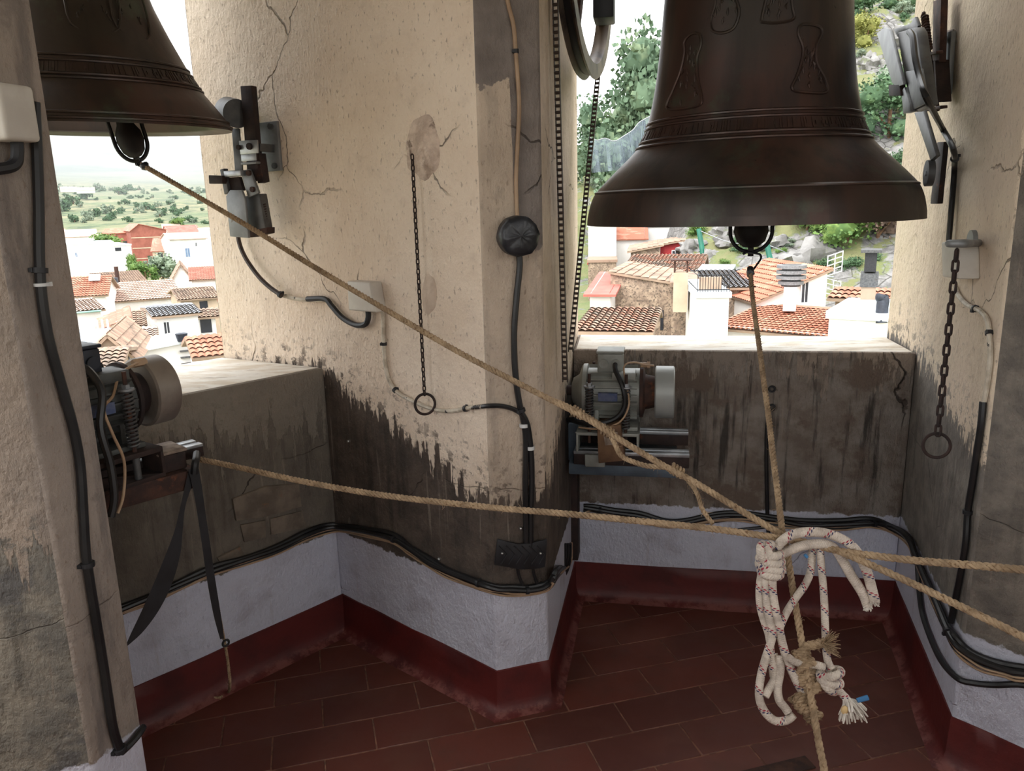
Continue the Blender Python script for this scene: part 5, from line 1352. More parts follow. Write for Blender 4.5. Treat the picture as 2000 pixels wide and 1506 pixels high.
class House:
    def __init__(s, label, xl, xr, ye, d, depth, wall, zbase=None, dr=None, name='house', group=None, yl=None, yaw=0.12):
        """front face between pixels xl and xr, eave line at ye, seen at depth d (left corner) to dr (right corner)"""
        kf = lambda x: math.hypot(1.0, (x - 1000) / FPX)
        a = pt(xl, ye, d); lim = yaw * (xr - xl) / FPX * d; c = pt(xr, ye, d * kf(xl) / kf(xr) + max(-lim, min(lim, ((dr or d) - d) * 0.6))); z = (a.z + c.z) / 2; a.z = c.z = z
        s.a, s.z = a, z; s.X = (c - a); s.w = s.X.length; s.X.normalize(); s.Y = Vector((-s.X.y, s.X.x, 0))
        if s.Y.dot(a - EYEP) < 0: s.Y = -s.Y
        s.dep = depth
        mid = a + s.X * s.w / 2 + s.Y * depth / 2
        s.zb = zbase if zbase is not None else zt(mid.x, mid.y) - 1.0
        s.t = thing(name, label, 'building' if name != 'house' else 'house', (mid.x, mid.y, s.zb), group)
        s.wm = wall
        b = MB(); b.obox(Vector((a.x, a.y, s.zb)), s.X * s.w, s.Y * depth, Z1 * (z - s.zb)); s.body = b.build('wall', WM[wall], s.t)
    def P(s, u, v, h): return s.a + s.X * u + s.Y * v + Z1 * h
    def roof(s, kind, rise, mat='orange', oh=0.3, tile=True, ridge=0.5):
        w, d = s.w, s.dep
        if isinstance(rise, tuple):      # ridge seen at a given image row
            q = {'front': (w / 2, ridge * d), 'gable': (ridge * w, 0), 'shed_r': (w, 0), 'shed_l': (0, 0)}[kind]
            p_ = s.P(q[0], q[1], 0); rise = max(z_at_y(p_, rise[0], s.z - 2, s.z + 12) - s.z, 0.25)
        b = MB(); g = MB(); th = 0.10
        if kind == 'front':        # ridge parallel to the front
            rg = ridge * d
            quads = [((-oh, -oh, -oh * rise / rg), (w + oh, -oh, -oh * rise / rg), (-oh, rg, rise), (w + oh, rg, rise))]
            if ridge < 0.99: quads.append(((w + oh, d + oh, -oh * rise / (d - rg)), (-oh, d + oh, -oh * rise / (d - rg)), (w + oh, rg, rise), (-oh, rg, rise)))
            tri = [[s.P(u, 0, 0), s.P(u, rg, rise), s.P(u, d, 0)] for u in (0.02, w - 0.02)]; ext = [s.X * 0.05, s.X * -0.05]
        elif kind == 'gable':      # gable end towards the viewer
            m = ridge * w
            quads = [((-oh, d, -oh * rise / m), (-oh, -oh, -oh * rise / m), (m, d, rise), (m, -oh, rise)), ((w + oh, -oh, -oh * rise / (w - m)), (w + oh, d, -oh * rise / (w - m)), (m, -oh, rise), (m, d, rise))]
            tri = [[s.P(0, v, 0), s.P(m, v, rise), s.P(w, v, 0)] for v in (0.02, d - 0.02)]; ext = [s.Y * 0.05, s.Y * -0.05]
        elif kind == 'shed_r':     # high on the right
            quads = [((-oh, d, -oh * rise / w), (-oh, -oh, -oh * rise / w), (w + oh, d, rise), (w + oh, -oh, rise))]
            tri = [[s.P(0, v, 0), s.P(w, v, rise), s.P(w, v, 0)] for v in (0.02, d - 0.02)]; ext = [s.Y * 0.05, s.Y * -0.05]
        elif kind == 'shed_l':
            quads = [((w + oh, -oh, -oh * rise / w), (w + oh, d, -oh * rise / w), (-oh, -oh, rise), (-oh, d, rise))]
            tri = [[s.P(0, v, 0), s.P(0, v, rise), s.P(w, v, 0)] for v in (0.02, d - 0.02)]; ext = [s.Y * 0.05, s.Y * -0.05]
        elif kind == 'flat':
            quads = []; tri = []; ext = []
            b.obox(s.P(-0.1, -0.1, 0), s.X * (w + 0.2), s.Y * (d + 0.2), Z1 * 0.25)
            s.rf = b.build('roof', RM[mat], s.t); return s
        for q in quads:
            q = [s.P(*v) for v in q]; slab(g if tile else b, *q)
            if tile: tiled(b, *q)
        for T_, e in zip(tri, ext):
            m = MB(); m.prism(T_, e); m.build('gable_wall', WM[s.wm], s.t)
        s.rf = b.build('roof', RM[mat], s.t)
        if tile: g.build('eaves', WM['tan'], s.rf)
        return s
    def win(s, u0, u1, h0, h1, mat=None, frame=True):
        """opening on the front, in fractions of width and metres below the eave"""
        u0, u1 = u0 * s.w, u1 * s.w
        b = MB(); b.obox(s.P(u0, -0.04, h0), s.X * (u1 - u0), s.Y * 0.06, Z1 * (h1 - h0)); f = b.build('window', m_frame if frame else (mat or m_dark), s.t)
        if frame:
            e = 0.07; cx = (u0 + u1) / 2
            for (a, c) in ((u0 + e, cx - e / 3), (cx + e / 3, u1 - e)):
                if c - a < 0.05: continue
                b = MB(); b.obox(s.P(a, -0.05, h0 + e), s.X * (c - a), s.Y * 0.02, Z1 * (h1 - h0 - 2 * e)); b.build('pane', mat or m_dark, f)
        return s
    def chimney(s, u, v, h0, h1, w=0.5, mat='white', cap=True):
        b = MB(); b.obox(s.P(u - w / 2, v - w / 2, h0), s.X * w, s.Y * w, Z1 * (h1 - h0)); c = b.build('chimney', WM[mat], s.t)
        if cap:
            b = MB(); b.obox(s.P(u - w * 0.62, v - w * 0.62, h1 + 0.2), s.X * w * 1.24, s.Y * w * 1.24, Z1 * 0.08)
            for i in (-1, 1):
                for j in (-1, 1): b.obox(s.P(u + i * w * 0.4 - 0.04, v + j * w * 0.4 - 0.04, h1), s.X * 0.08, s.Y * 0.08, Z1 * 0.2)
            b.build('chimney_cap', MAT['steel_dark'], c)
        return s

# ------------------------------------------------------------------ village seen through the left opening
h = House('tall raw brick apartment block with pale floor bands', 254, 324, 449, 215, 16, 'brick', name='apartment_block', dr=222); h.roof('gable', (437,), 'pink', tile=False, ridge=0.25)
for k in range(4):
    b = MB(); b.obox(h.P(0, -0.06, -2.2 - 2.9 * k), h.X * h.w, h.Y * 0.1, Z1 * 0.28); b.build('floor_band', WM['cream'], h.t)
h = House('orange roofed brick house left of the raw brick block', 200, 253, 455, 220, 15, 'brick', dr=216); h.roof('front', (446,), 'orange', tile=False); h.win(0.72, 0.86, -4.0, -2.4, frame=False).win(0.72, 0.86, -7.4, -5.6, frame=False)
h = House('long blind white house with a stepped roof below the brick block', 116, 222, 477, 140, 14, 'white'); h.roof('flat', 0, 'white'); h.win(0.25, 0.30, -2.3, -1.4, m_pane)
h = House('taller white cube joined to the long blind white house', 222, 256, 480, 140, 14, 'white', dr=143); h.roof('flat', 0, 'white'); h.win(0.05, 0.40, -0.9, -0.3, frame=False)
h = House('bright white house with one blue window beside brick block', 331, 402, 466, 150, 12, 'white', dr=155); h.roof('front', (454,), 'pale', tile=False); h.win(0.38, 0.52, -3.6, -1.8, m_pane).win(0.68, 0.74, -1.6, -0.8)
h = House('low house with pink hipped roof before the white walls', 297, 330, 489, 158, 10, 'cream', dr=156); h.roof('front', (465,), 'pink', tile=False); h.win(0.3, 0.6, -1.8, -0.5, frame=False)
h = House('far white terrace row below the orchards', 108, 190, 462, 250, 14, 'white'); h.roof('front', (448,), 'pale', tile=False)
h = House('far pink roofed house at the field edge', 104, 128, 455, 262, 12, 'white'); h.roof('front', (447,), 'pink', tile=False)
h = House('far red roofed house right of the brick block', 330, 392, 458, 235, 14, 'white', dr=242); h.roof('front', (440,), 'red', tile=False); h.win(0.68, 0.82, -1.6, -0.2, frame=False)
h = House('far cream house with yellow roof behind brick block', 318, 352, 446, 262, 12, 'cream'); h.roof('front', (437,), 'pale', tile=False)
h = House('far white tower house by the window jamb', 388, 412, 448, 215, 12, 'white'); h.roof('flat', 0, 'white'); h.win(0.2, 0.5, -5.0, -3.2, frame=False)
# middle rows
h = House('house with broad orange tiled roof and one skylight', 110, 205, 577, 66, 8, 'white', dr=62); h.roof('front', (540,), 'orange')
b = MB(); q = [h.P(h.w * 0.62 + du, 2.2 + dv, 1.05 + dv * 0.46) for du, dv in ((0, 0), (0.9, 0), (0.9, 0.8), (0, 0.8))]; b.prism(q, Z1 * 0.16); b.build('skylight', m_frame, h.rf)
h = House('long white house with pale weathered roof in the middle rows', 222, 352, 583, 73, 9, 'white', dr=82); h.roof('front', (550,), 'pale')
h = House('house with tan tiled roof behind the dark tarpaulin', 196, 288, 556, 90, 7, 'white', dr=92); h.roof('front', (531,), 'tan', ridge=0.9)
h = House('red walled roof terrace with dark tarpaulin', 150, 238, 562, 84, 4, 'redpaint'); h.roof('flat', 0, 'tan')
b = MB(); b.cbox(h.P(h.w * 0.50, -0.9, 0.1), 1.9, 0.5, 1.0, Matrix.Rotation(0.1, 3, 'Z')); b.build('tarpaulin', MAT['blue_box'], h.t, bevel=0.1)
b = MB(); b.cyl(h.P(h.w * 0.93, 0, 0), h.P(h.w * 0.93, 0, 2.2), 0.22, n=10); b.build('flue', MAT['rust'], h.t)
h = House('small gabled white house with red parapet by the jamb', 338, 372, 541, 92, 8, 'white'); h.roof('gable', (516,), 'tan')
h = House('second gabled white house with pale roof by the jamb', 374, 420, 545, 88, 8, 'white'); h.roof('front', (521,), 'pink')
b = MB(); b.obox(h.P(-0.6, -1.2, -2.6), h.X * (h.w + 1.0), h.Y * 0.25, Z1 * 1.1); b.build('red_parapet', WM['redpaint'], h.t)
h = House('tan tiled house above the corrugated roof', 352, 424, 582, 66, 7, 'cream', dr=70); h.roof('front', (562,), 'tan'); h.win(0.5, 0.72, -1.4, -0.3, frame=False)
h = House('white house with corrugated roof and one dark window', 305, 386, 614, 47, 5.5, 'white', dr=49); h.roof('front', (600,), 'grey', tile=True); h.win(0.12, 0.30, -1.85, -0.35, m_dark)
h = House('small shed with dark opening under tan tiles', 386, 420, 618, 52, 4, 'white'); h.roof('front', (606,), 'tan'); h.win(0.1, 0.75, -1.1, -0.15, frame=False)
h = House('white house with thin green gutter below the orange roof', 132, 196, 606, 53, 7, 'white', dr=56); h.roof('front', (586,), 'pale')
b = MB(); b.cyl(h.P(0, -0.3, -0.1), h.P(h.w, -0.3, -0.1), 0.07, n=8); b.build('gutter', simple('gutter_green', srgb(150, 190, 176), srgb(130, 170, 160), 1, 0.5, 0, 0), h.t)
h = House('low white house with pink shed roof and roof garden', 198, 250, 640, 46, 6, 'white'); h.roof('shed_r', (618,), 'pink')
h = House('tan roofed barn between the white walls', 250, 312, 634, 52, 6, 'stone'); h.roof('front', (606,), 'tan')
h = House('glazed lean-to roof over a courtyard', 146, 222, 676, 38, 5, 'white'); h.roof('front', (643,), 'glass', tile=False)
for k in range(7):
    b = MB(); u = h.w * (k + 0.5) / 7; b.tube([h.P(u, -0.3, 0.02), h.P(u, 2.5, 0.98)], 0.05, 4); b.build('glazing_bar', m_frame, h.rf)
h = House('cream gabled house with a small blue window', 166, 258, 694, 34, 6, 'cream', dr=33); h.roof('gable', (651,), 'tan', ridge=0.55); h.win(0.78, 0.98, -0.75, -0.05, m_pane)
h = House('near house with old tan tiled roof under the sill', 130, 224, 722, 30, 5, 'cream', dr=28); h.roof('front', (684,), 'tan')
h = House('near small house with bright orange barrel tiles', 388, 452, 690, 31, 3.5, 'white', dr=33); h.roof('front', (655,), 'orange')
h = House('white terrace wall with tiled coping and dark pots', 262, 386, 676, 37, 3.0, 'white', dr=40); h.roof('shed_r', (658,), 'white', tile=False)
for k in range(3):
    b = MB(); c = h.P(h.w * 0.70, -0.2, -0.35 - 0.32 * k); b.obox(c, h.X * 1.0, h.Y * 0.25, Z1 * 0.06); b.build('step_ledge', MAT['steel_dark'], h.t)
b = MB(); b.lathe([(0.0, 0), (0.22, 0.02), (0.30, 0.4), (0.26, 0.42), (0.0, 0.36)], h.P(h.w * 0.74, -0.4, 0.2), Z1, 16); b.build('pot', MAT['blue_box'], h.t)
h = House('white infill house between barn and cream gable', 232, 300, 664, 42, 5, 'white'); h.roof('front', (650,), 'pale')

# ------------------------------------------------------------------ village seen through the right opening
cr = lambda x, y: (1120 + x * 0.32, 420 + y * 0.32)
def H2(label, x0, x1, y, d, dep, wall, dr=None, **k):
    a, c = cr(x0, y), cr(x1, y); return House(label, a[0], c[0], a[1], d, dep, wall, dr=dr, **k)
# the house with the orange roof: lower slope of single tiles
h = H2('white house with bright orange tiled roof and white chimney below the cliff', 860, 1600, 700, 37, 7.5, 'white', dr=33.5, yaw=0.4)
nc, nr = 23, 13; dep = 5.6; rise = z_at_y(h.P(h.w / 2, dep, 0), 420 + 0.32 * 556, h.z - 2, h.z + 9) - h.z
b = MB(); L = []
for k in range(7): a = math.pi * k / 6; L.append((math.cos(a) * 0.5, math.sin(a)))
tw, tl = h.w / nc * 1.06, math.hypot(dep, rise) / nr
vs = [(x * tw * (1.0 if e == 0 else 0.86), e * tl * 1.12, y * 0.085 + (0.05 if e == 0 else 0.0)) for e in (0, 1) for x, y in L]
b.add(vs, [(k, k + 1, 8 + k, 7 + k) for k in range(6)], True)
def tile_roof_mat():
    g = NT('barrel_tile'); oi = g.n('ObjectInfo'); p = g.pos()
    col = g.mix(oi.outputs['Random'], srgb(190, 124, 98), srgb(168, 102, 78))
    col = g.mix(g.ss(g.noise(p, 1.4, 4), 0.55, 0.7), col, srgb(196, 146, 122))
    return g.done(col, 0.85)
m_btile = tile_roof_mat()
sl = (h.Y * dep + Z1 * rise).normalized(); nn = h.X.cross(sl)
if nn.z < 0: nn = -nn
g_ = MB(); q = [h.P(-0.2, -0.3, -0.12), h.P(h.w + 0.2, -0.3, -0.12), h.P(h.w + 0.2, dep, rise), h.P(-0.2, dep, rise)]; g_.prism(q, nn * -0.1); base = g_.build('roof', WM['tan'], h.t)
proto = b.build('roof_tile', m_btile, None); cnt = 0
for j in range(nr):
    for i in range(nc):
        o = proto if cnt == 0 else proto.copy()
        if cnt: C.objects.link(o)
        cnt += 1
        p = h.P((i + 0.5) * h.w / nc, -0.3, -0.12) + sl * (j * tl) + nn * 0.01
        M4 = Matrix(((h.X.x, sl.x, nn.x, p.x), (h.X.y, sl.y, nn.y, p.y), (h.X.z, sl.z, nn.z, p.z), (0, 0, 0, 1)))
        o.parent = base; o.matrix_parent_inverse = Matrix.Translation(-_W[h.t.name]) if False else Matrix.Identity(4)
        o.matrix_parent_inverse = (Matrix.Translation(_W[h.t.name]) @ base.matrix_parent_inverse).inverted(); o.matrix_basis = M4
# its taller wing with the roof falling to the left
a0 = pt(*cr(1340, 530), 42.0); a1 = pt(*cr(1540, 530), 42.5)
h2 = H2('taller white wing whose orange roof falls to the left', 1110, 1540, 520, 40, 8, 'white', dr=43.5, yaw=0.4); h2.roof('shed_r', (524.0,), 'orange', oh=0.2); h2.win(0.63, 0.75, -0.2, 1.0, m_dark)
c = H2('white stuccoed chimney with ringed metal cowl on the orange roof', 1285, 1365, 440, 37.5, 0.95, 'white', name='chimney', zbase=pt(*cr(1325, 590), 37.5).z)
for k in range(4):
    b = MB(); q = c.P(c.w / 2, 0.45, 0.1 + 0.26 * k); b.cyl(q, q + Z1 * 0.16, 0.70 if k else 0.6, n=20); b.build('cowl_ring', MAT['steel'], c.t)
b = MB(); q = c.P(c.w / 2, 0.45, 0); b.cyl(q, q + Z1 * 1.05, 0.45, n=16); b.build('cowl_core', MAT['steel_dark'], c.t)
h = H2('old rubble stone house beside the slab chimney', 226, 600, 408, 42, 7, 'stone', dr=40); h.roof('shed_l', (530.4,), 'tan', oh=0.1); h.win(0.83, 0.88, -2.6, -1.5, frame=False).win(0.30, 0.34, -2.1, -1.7, frame=False)
h = H2('cream plastered tall house with rough tan flank', 600, 752, 440, 39, 6, 'stone', dr=39); h.roof('flat', 0, 'tan')
c = H2('wide pale slab chimney with a thin metal hood', 612, 700, 352, 37.0, 0.9, 'cream', name='chimney', zbase=pt(*cr(650, 600), 37.0).z)
b = MB(); b.obox(c.P(-0.15, -0.15, 0.55), c.X * (c.w + 0.3), c.Y * 1.2, Z1 * 0.07)
for u in (0.0, c.w - 0.08):
    for v in (0, 0.8): b.obox(c.P(u, v, 0), c.X * 0.08, c.Y * 0.08, Z1 * 0.55)
b.build('hood', MAT['rust'], c.t)
h = H2('white terrace house with black roof railing', 755, 950, 505, 34, 6, 'white', dr=35); h.roof('flat', 0, 'white')
b = MB()
for z in (0.35, 1.0): b.tube([h.P(0, 0, z), h.P(h.w, 0, z)], 0.025, 5); b.tube([h.P(0, 0, z), h.P(0, 4, z)], 0.025, 5)
for k in range(13): b.tube([h.P(h.w * k / 12, 0, 0.25), h.P(h.w * k / 12, 0, 1.0)], 0.014, 4)
b.build('railing', MAT['black_rubber'], h.t)
b = MB(); b.obox(h.P(0.2, 1.0, 0.25), h.X * (h.w - 0.4), h.Y * 0.3, Z1 * 0.55); b.build('brick_parapet', WM['tan'], h.t)
h = H2('old house with patched multicoloured tile roof', 280, 740, 380, 52, 9, 'stone', dr=50); h.roof('front', (497.4,), 'mixed', ridge=0.8)
h = H2('house with pale blue metal roof', 712, 880, 425, 46, 8, 'stone', dr=45); h.roof('front', (516.0,), 'white', tile=False, ridge=0.9)
h = H2('house with grey corrugated sheet roof beside rubble gable', 800, 1110, 440, 43, 7, 'stone', dr=44); h.roof('front', (528.2,), 'grey', ridge=0.9)
h = H2('low white house under the flat red roof', 100, 226, 478, 40, 7, 'white', dr=39); h.roof('front', (530.4,), 'red', tile=False, ridge=0.9)
h = H2('near house with old streaked tile roof under the right sill', 40, 440, 705, 29, 5, 'stone', dr=28); h.roof('front', (608.8,), 'mixed', ridge=0.9)
h = H2('red fronted shed with tiled roof and a white door', 530, 665, 178, 66, 8, 'redpaint', dr=66); h.roof('shed_r', (468.0,), 'tan'); h.win(0.52, 0.85, -2.4, -0.5, frame=True)
h = H2('rubble barn with sagging tan roof next to red shed', 350, 528, 218, 64, 9, 'stone', dr=64); h.roof('shed_r', (477.6,), 'tan')
h = H2('white upper village house with orange roof near the net', 216, 440, 143, 78, 9, 'white', dr=78); h.roof('front', (443.0,), 'orange', ridge=0.6, tile=False)
h = H2('tall blind white house behind the red fronted shed', 436, 590, 74, 82, 9, 'white', dr=82); h.roof('flat', 0, 'white'); h.win(0.94, 0.99, -3.0, -0.2, m_pane)
h = H2('white upper village house with red arched window', 90, 262, 70, 74, 8, 'white', dr=74); h.roof('flat', 0, 'white'); h.win(0.16, 0.32, -6.8, -3.6, m_pane)
b = MB(); P_ = [h.P(h.w * 0.24 + 0.75 * math.cos(math.pi * k / 10), -0.05, -3.6 + 0.75 * math.sin(math.pi * k / 10)) for k in range(11)]; b.prism(P_, h.Y * 0.1); b.build('arch_head', WM['redpaint'], h.t)
b = MB(); b.obox(h.P(h.w * 0.50, -0.6, -10.5), h.X * h.w * 0.48, h.Y * 0.6, Z1 * 3.2); b.build('red_balcony', WM['redpaint'], h.t)
h = H2('stone base house below the red balcony', 90, 262, 290, 70, 7, 'stone', dr=70); h.roof('flat', 0, 'tan')
h = H2('tan wall with red tile coping behind the beige chimney', 1600, 1960, 505, 33, 2.5, 'tan', dr=31); h.roof('front', (569.1,), 'orange')
c = H2('beige chimney with dark metal cage cowl beside the jamb', 1756, 1848, 440, 28.5, 0.95, 'tan', name='chimney', zbase=-9)
b = MB(); b.obox(c.P(-0.1, -0.1, 1.25), c.X * (c.w + 0.2), c.Y * 1.15, Z1 * 0.10); b.build('cowl_lid', MAT['steel_dark'], c.t)
b = MB(); b.obox(c.P(0.05, 0.05, 0.55), c.X * (c.w - 0.1), c.Y * 0.85, Z1 * 0.7); b.build('cowl_cage', MAT['black_rubber'], c.t)
b = MB(); b.obox(c.P(-0.05, -0.05, 0.0), c.X * (c.w + 0.1), c.Y * 1.05, Z1 * 0.5); b.build('cowl_collar', MAT['steel_dark'], c.t)
h = H2('near white parapet wall under the black flue pipe', 1560, 1960, 640, 26, 4, 'white', dr=25); h.roof('flat', 0, 'white')
b = MB(); b.tube(spline([pt(*cr(x, y), 25.2) for x, y in ((1882, 660), (1882, 600), (1886, 550), (1890, 520), (1880, 505), (1884, 490))], 5), 0.19, 12)
tag(b.build('flue_pipe', MAT['blue_box']), 'black bent flue pipe on the white wall by the jamb', 'pipe')

# ------------------------------------------------------------------ aerial, posts and net on the hillside
an = thing('tv_aerial', 'white grid television aerial beside the orange roof', 'aerial', pt(*cr(1580, 480), 44)); ac = pt(*cr(1590, 378), 44)
b = MB(); b.tube([pt(*cr(1527, 530), 44), pt(*cr(1535, 380), 44), ], 0.05, 6); b.tube([pt(*cr(1532, 378), 44), ac], 0.05, 6); b.build('mast', MAT['zinc'], an)
for s_ in (-1, 1):
    b = MB(); o = ac + Z1 * 0.75 * s_; e = Vector((0.9, 0.15, 0.25 * s_))
    for k in range(5): b.tube([o - e * 0.5 + Z1 * (k - 2) * 0.28, o + e * 0.5 + Z1 * (k - 2) * 0.28], 0.03, 4)
    for k in (-1, 0, 1): b.tube([o + e * 0.5 * k - Z1 * 0.6, o + e * 0.5 * k + Z1 * 0.6], 0.03, 4)
    b.build('grid_reflector', m_frame, an)
m_green = simple('post_green', srgb(36, 112, 92), srgb(30, 96, 80), 1.0, 0.5, 0, 0)
posts = []
for (x0, y0, x1, y1, d, w) in ((765, 85, 790, 235, 62, 'behind the red shed'), (1180, 175, 1225, 385, 56, 'above the grey corrugated roof'), (1730, 225, 1755, 360, 58, 'above the beige chimney')):
    b = MB(); b.cyl(pt(*cr(x1, y1), d), pt(*cr(x0, y0), d), 0.22, 0.2, 8); posts.append(pt(*cr(x0, y0 + 8), d))
    tag(b.build('fence_post', m_green), 'leaning green fence post on the rocky slope ' + w, 'post', 'green posts on the hillside')
b = MB(); b.tube(spline([posts[0], posts[0].lerp(posts[1], 0.5) + Z1 * -0.4, posts[1], posts[1].lerp(posts[2], 0.5) + Z1 * -0.9, posts[2], posts[2] + Vector((9, -1, -1.4))], 6), 0.035, 5)
tag(b.build('fence_wire', MAT['zinc']), 'sagging fence wire strung between the green posts', 'wire')
# rockfall net
g = NT('net'); uv = g.uv(); u, v, _ = g.sep(uv)
mk = g.math('MAXIMUM', g.math('LESS_THAN', g.math('FRACT', g.math('MULTIPLY', u, 90.0)), 0.30), g.math('LESS_THAN', g.math('FRACT', g.math('MULTIPLY', v, 50.0)), 0.30))
tr = g.n('BsdfTransparent'); ms = g.n('MixShader'); g.l(mk, ms.inputs[0]); g.l(tr.outputs[0], ms.inputs[1]); g.l(g.b.outputs[0], ms.inputs[2]); g.l(ms.outputs[0], g.out.inputs['Surface'])
m_net = g.done(srgb(96, 106, 116), 0.8)
nt = thing('rockfall_net', 'grey rockfall net hung on the slope beside the large bell', 'net', pt(1205, 330, 74))
b = MB(); NU, NV = 26, 10; vs = []; top = [(1150, 268), (1166, 274), (1182, 270), (1200, 276), (1218, 266), (1236, 254), (1250, 238), (1275, 225)]
tp = spline([Vector((x, y, 0)) for x, y in top], 5); uvs = []
tp = [tp[int(i * (len(tp) - 1) / NU)] for i in range(NU + 1)]
for j in range(NV + 1):
    for i in range(NU + 1):
        q = tp[i]; yb = 338 - 0.10 * (q.x - 1150); y = q.y + (yb - q.y) * j / NV
        vs.append(pt(q.x + 6 * j / NV, y, 74 + 1.2 * math.sin(i * 1.3) * (j / NV) - 3.0 * j / NV))
fs = [(j * (NU + 1) + i, j * (NU + 1) + i + 1, (j + 1) * (NU + 1) + i + 1, (j + 1) * (NU + 1) + i) for j in range(NV) for i in range(NU)]
uvs = [[(i / NU, j / NV), ((i + 1) / NU, j / NV), ((i + 1) / NU, (j + 1) / NV), (i / NU, (j + 1) / NV)] for j in range(NV) for i in range(NU)]
b.add(vs, fs, True, 0, uvs); b.build('mesh_sheet', m_net, nt)
b = MB(); b.tube([vs[i] for i in range(NU + 1)], 0.05, 5); b.build('top_cable', MAT['zinc'], nt)

# ------------------------------------------------------------------ greenery and rocks
def leafmat(name, c1, c2, c3):
    g = NT(name); p = g.obj(); oi = g.n('ObjectInfo')
    col = g.mix(g.ss(g.noise(p, 1.3, 3), 0.35, 0.65), c1, c2); col = g.mix(g.ss(g.noise(p, 6.0, 3), 0.5, 0.7), col, c3)
    col = g.mix(g.math('MULTIPLY', oi.outputs['Random'], 0.3), col, c1)
    return g.done(col, 0.8)
LM = {'pine': leafmat('leaf_pine', srgb(92, 114, 88), srgb(70, 94, 72), srgb(120, 136, 104)),
      'olive': leafmat('leaf_olive', srgb(120, 134, 112), srgb(92, 108, 92), srgb(142, 152, 128)),
      'green': leafmat('leaf_green', srgb(94, 122, 58), srgb(72, 102, 52), srgb(120, 142, 72)),
      'yellow': leafmat('leaf_yellow', srgb(128, 130, 66), srgb(112, 116, 58), srgb(146, 144, 80)),
      'brown': leafmat('leaf_brown', srgb(116, 96, 84), srgb(92, 78, 70), srgb(134, 112, 96)),
      'dark': leafmat('leaf_dark', srgb(70, 98, 66), srgb(54, 80, 56), srgb(96, 124, 84))}
def foliage(blobs, n, size, seed):
    """leaf tufts over lumpy crowns; blobs: (x, y, z, r) in unit space"""
    rnd = random.Random(seed); b = MB(); vs = []; fs = []
    tot = sum(q[3] ** 2 for q in blobs)
    for (x, y, z, r) in blobs:
        b.ball((x, y, z), r * 0.58, 10, 7, (1, 1, 0.9), 0.5, seed + r)
        for k in range(int(n * r * r / tot)):
            d = Vector((rnd.gauss(0, 1), rnd.gauss(0, 1), rnd.gauss(0, 1))).normalized()
            c = Vector((x, y, z)) + d * r * rnd.uniform(0.62, 1.08)
            a = Vector((rnd.gauss(0, 1), rnd.gauss(0, 1), rnd.gauss(0, 1))).normalized(); e = d.cross(a).normalized()
            f = (d + a * 0.7).normalized(); s = size * rnd.uniform(0.6, 1.4); i0 = len(vs)
            vs += [c - e * s * 0.4, c + f * s * 0.5 - e * s * 0.05, c + e * s * 0.4, c - f * s * 0.4]; fs.append((i0, i0 + 3, i0 + 2, i0 + 1))
    b.add(vs, fs, False); return b
def crown(seed, k=9, flat=1.0, spread=0.62):
    rnd = random.Random(seed)
    return [(rnd.gauss(0, spread * 0.6), rnd.gauss(0, spread * 0.6), 0.9 + rnd.uniform(-0.45, 0.55) * flat, rnd.uniform(0.34, 0.58)) for _ in range(k)]
def plant(proto, kind, seed, n, size, blobs, name, label, cat, loc, scale, group=None, trunk=None):
    t = thing(name, label, cat, (0, 0, 0), group); _W[t.name] = Vector((0, 0, 0))
    o = foliage(blobs, n, size, seed).build('foliage', LM[kind], t)
    b = MB(); b.cyl((0, 0, -0.5), (0.03, 0.02, 0.95), 0.07, 0.04, 8); b.cyl((0.02, 0.0, 0.4), (0.35, 0.15, 0.95), 0.04, 0.02, 6); b.build('trunk', MAT['wood'], t)
    t.location = loc; t.scale = scale if isinstance(scale, tuple) else (scale,) * 3
    return t
def again(src, loc, scale, rz, label=None, group=None):
    c = copy_tree(src, loc); c.scale = scale if isinstance(scale, tuple) else (scale,) * 3; c.rotation_euler = (0, 0, rz)
    if label: c['label'] = label
    if group: c['group'] = group
    return c
def on_ground(x, y, d0, d1=None):
    """first ground hit along the ray of a pixel between two depths"""
    d = d0
    while d < (d1 or 4000):
        p = pt(x, y, d)
        if zt(p.x, p.y) > p.z: return p
        d *= 1.004
    return pt(x, y, d1 or 1000)
def gpt(x, d):
    p = pt(x, 400, d); p.z = zt(p.x, p.y); return p
# big pine beside the bell
bl = [(0, 0, 0.35 + 0.17 * k, 0.50 - 0.055 * k) for k in range(8)] + [(0.42 * math.cos(k * 1.9) * (1 - k / 16), 0.42 * math.sin(k * 1.9) * (1 - k / 16), 0.3 + 0.1 * k, 0.26) for k in range(13)]
p = gpt(1262, 92); top_z = pt(1262, 62, 92).z; hgt = (top_z - p.z + 0.5) / 1.75
plant(None, 'pine', 3, 9000, 0.055, bl, 'pine_tree', 'tall grey green pine rising beside the large bell', 'tree', (p.x, p.y, p.z - 0.5), (hgt * 0.8, hgt * 0.8, hgt))
p = gpt(1205, 122); top_z = pt(1205, 205, 122).z; hgt = (top_z - p.z + 0.5) / 1.6
pine2 = plant(None, 'pine', 8, 5000, 0.07, crown(8, 12), 'pine_tree', 'lower rounded pine behind the rockfall net', 'tree', (p.x, p.y, p.z - 0.5), (hgt, hgt, hgt))
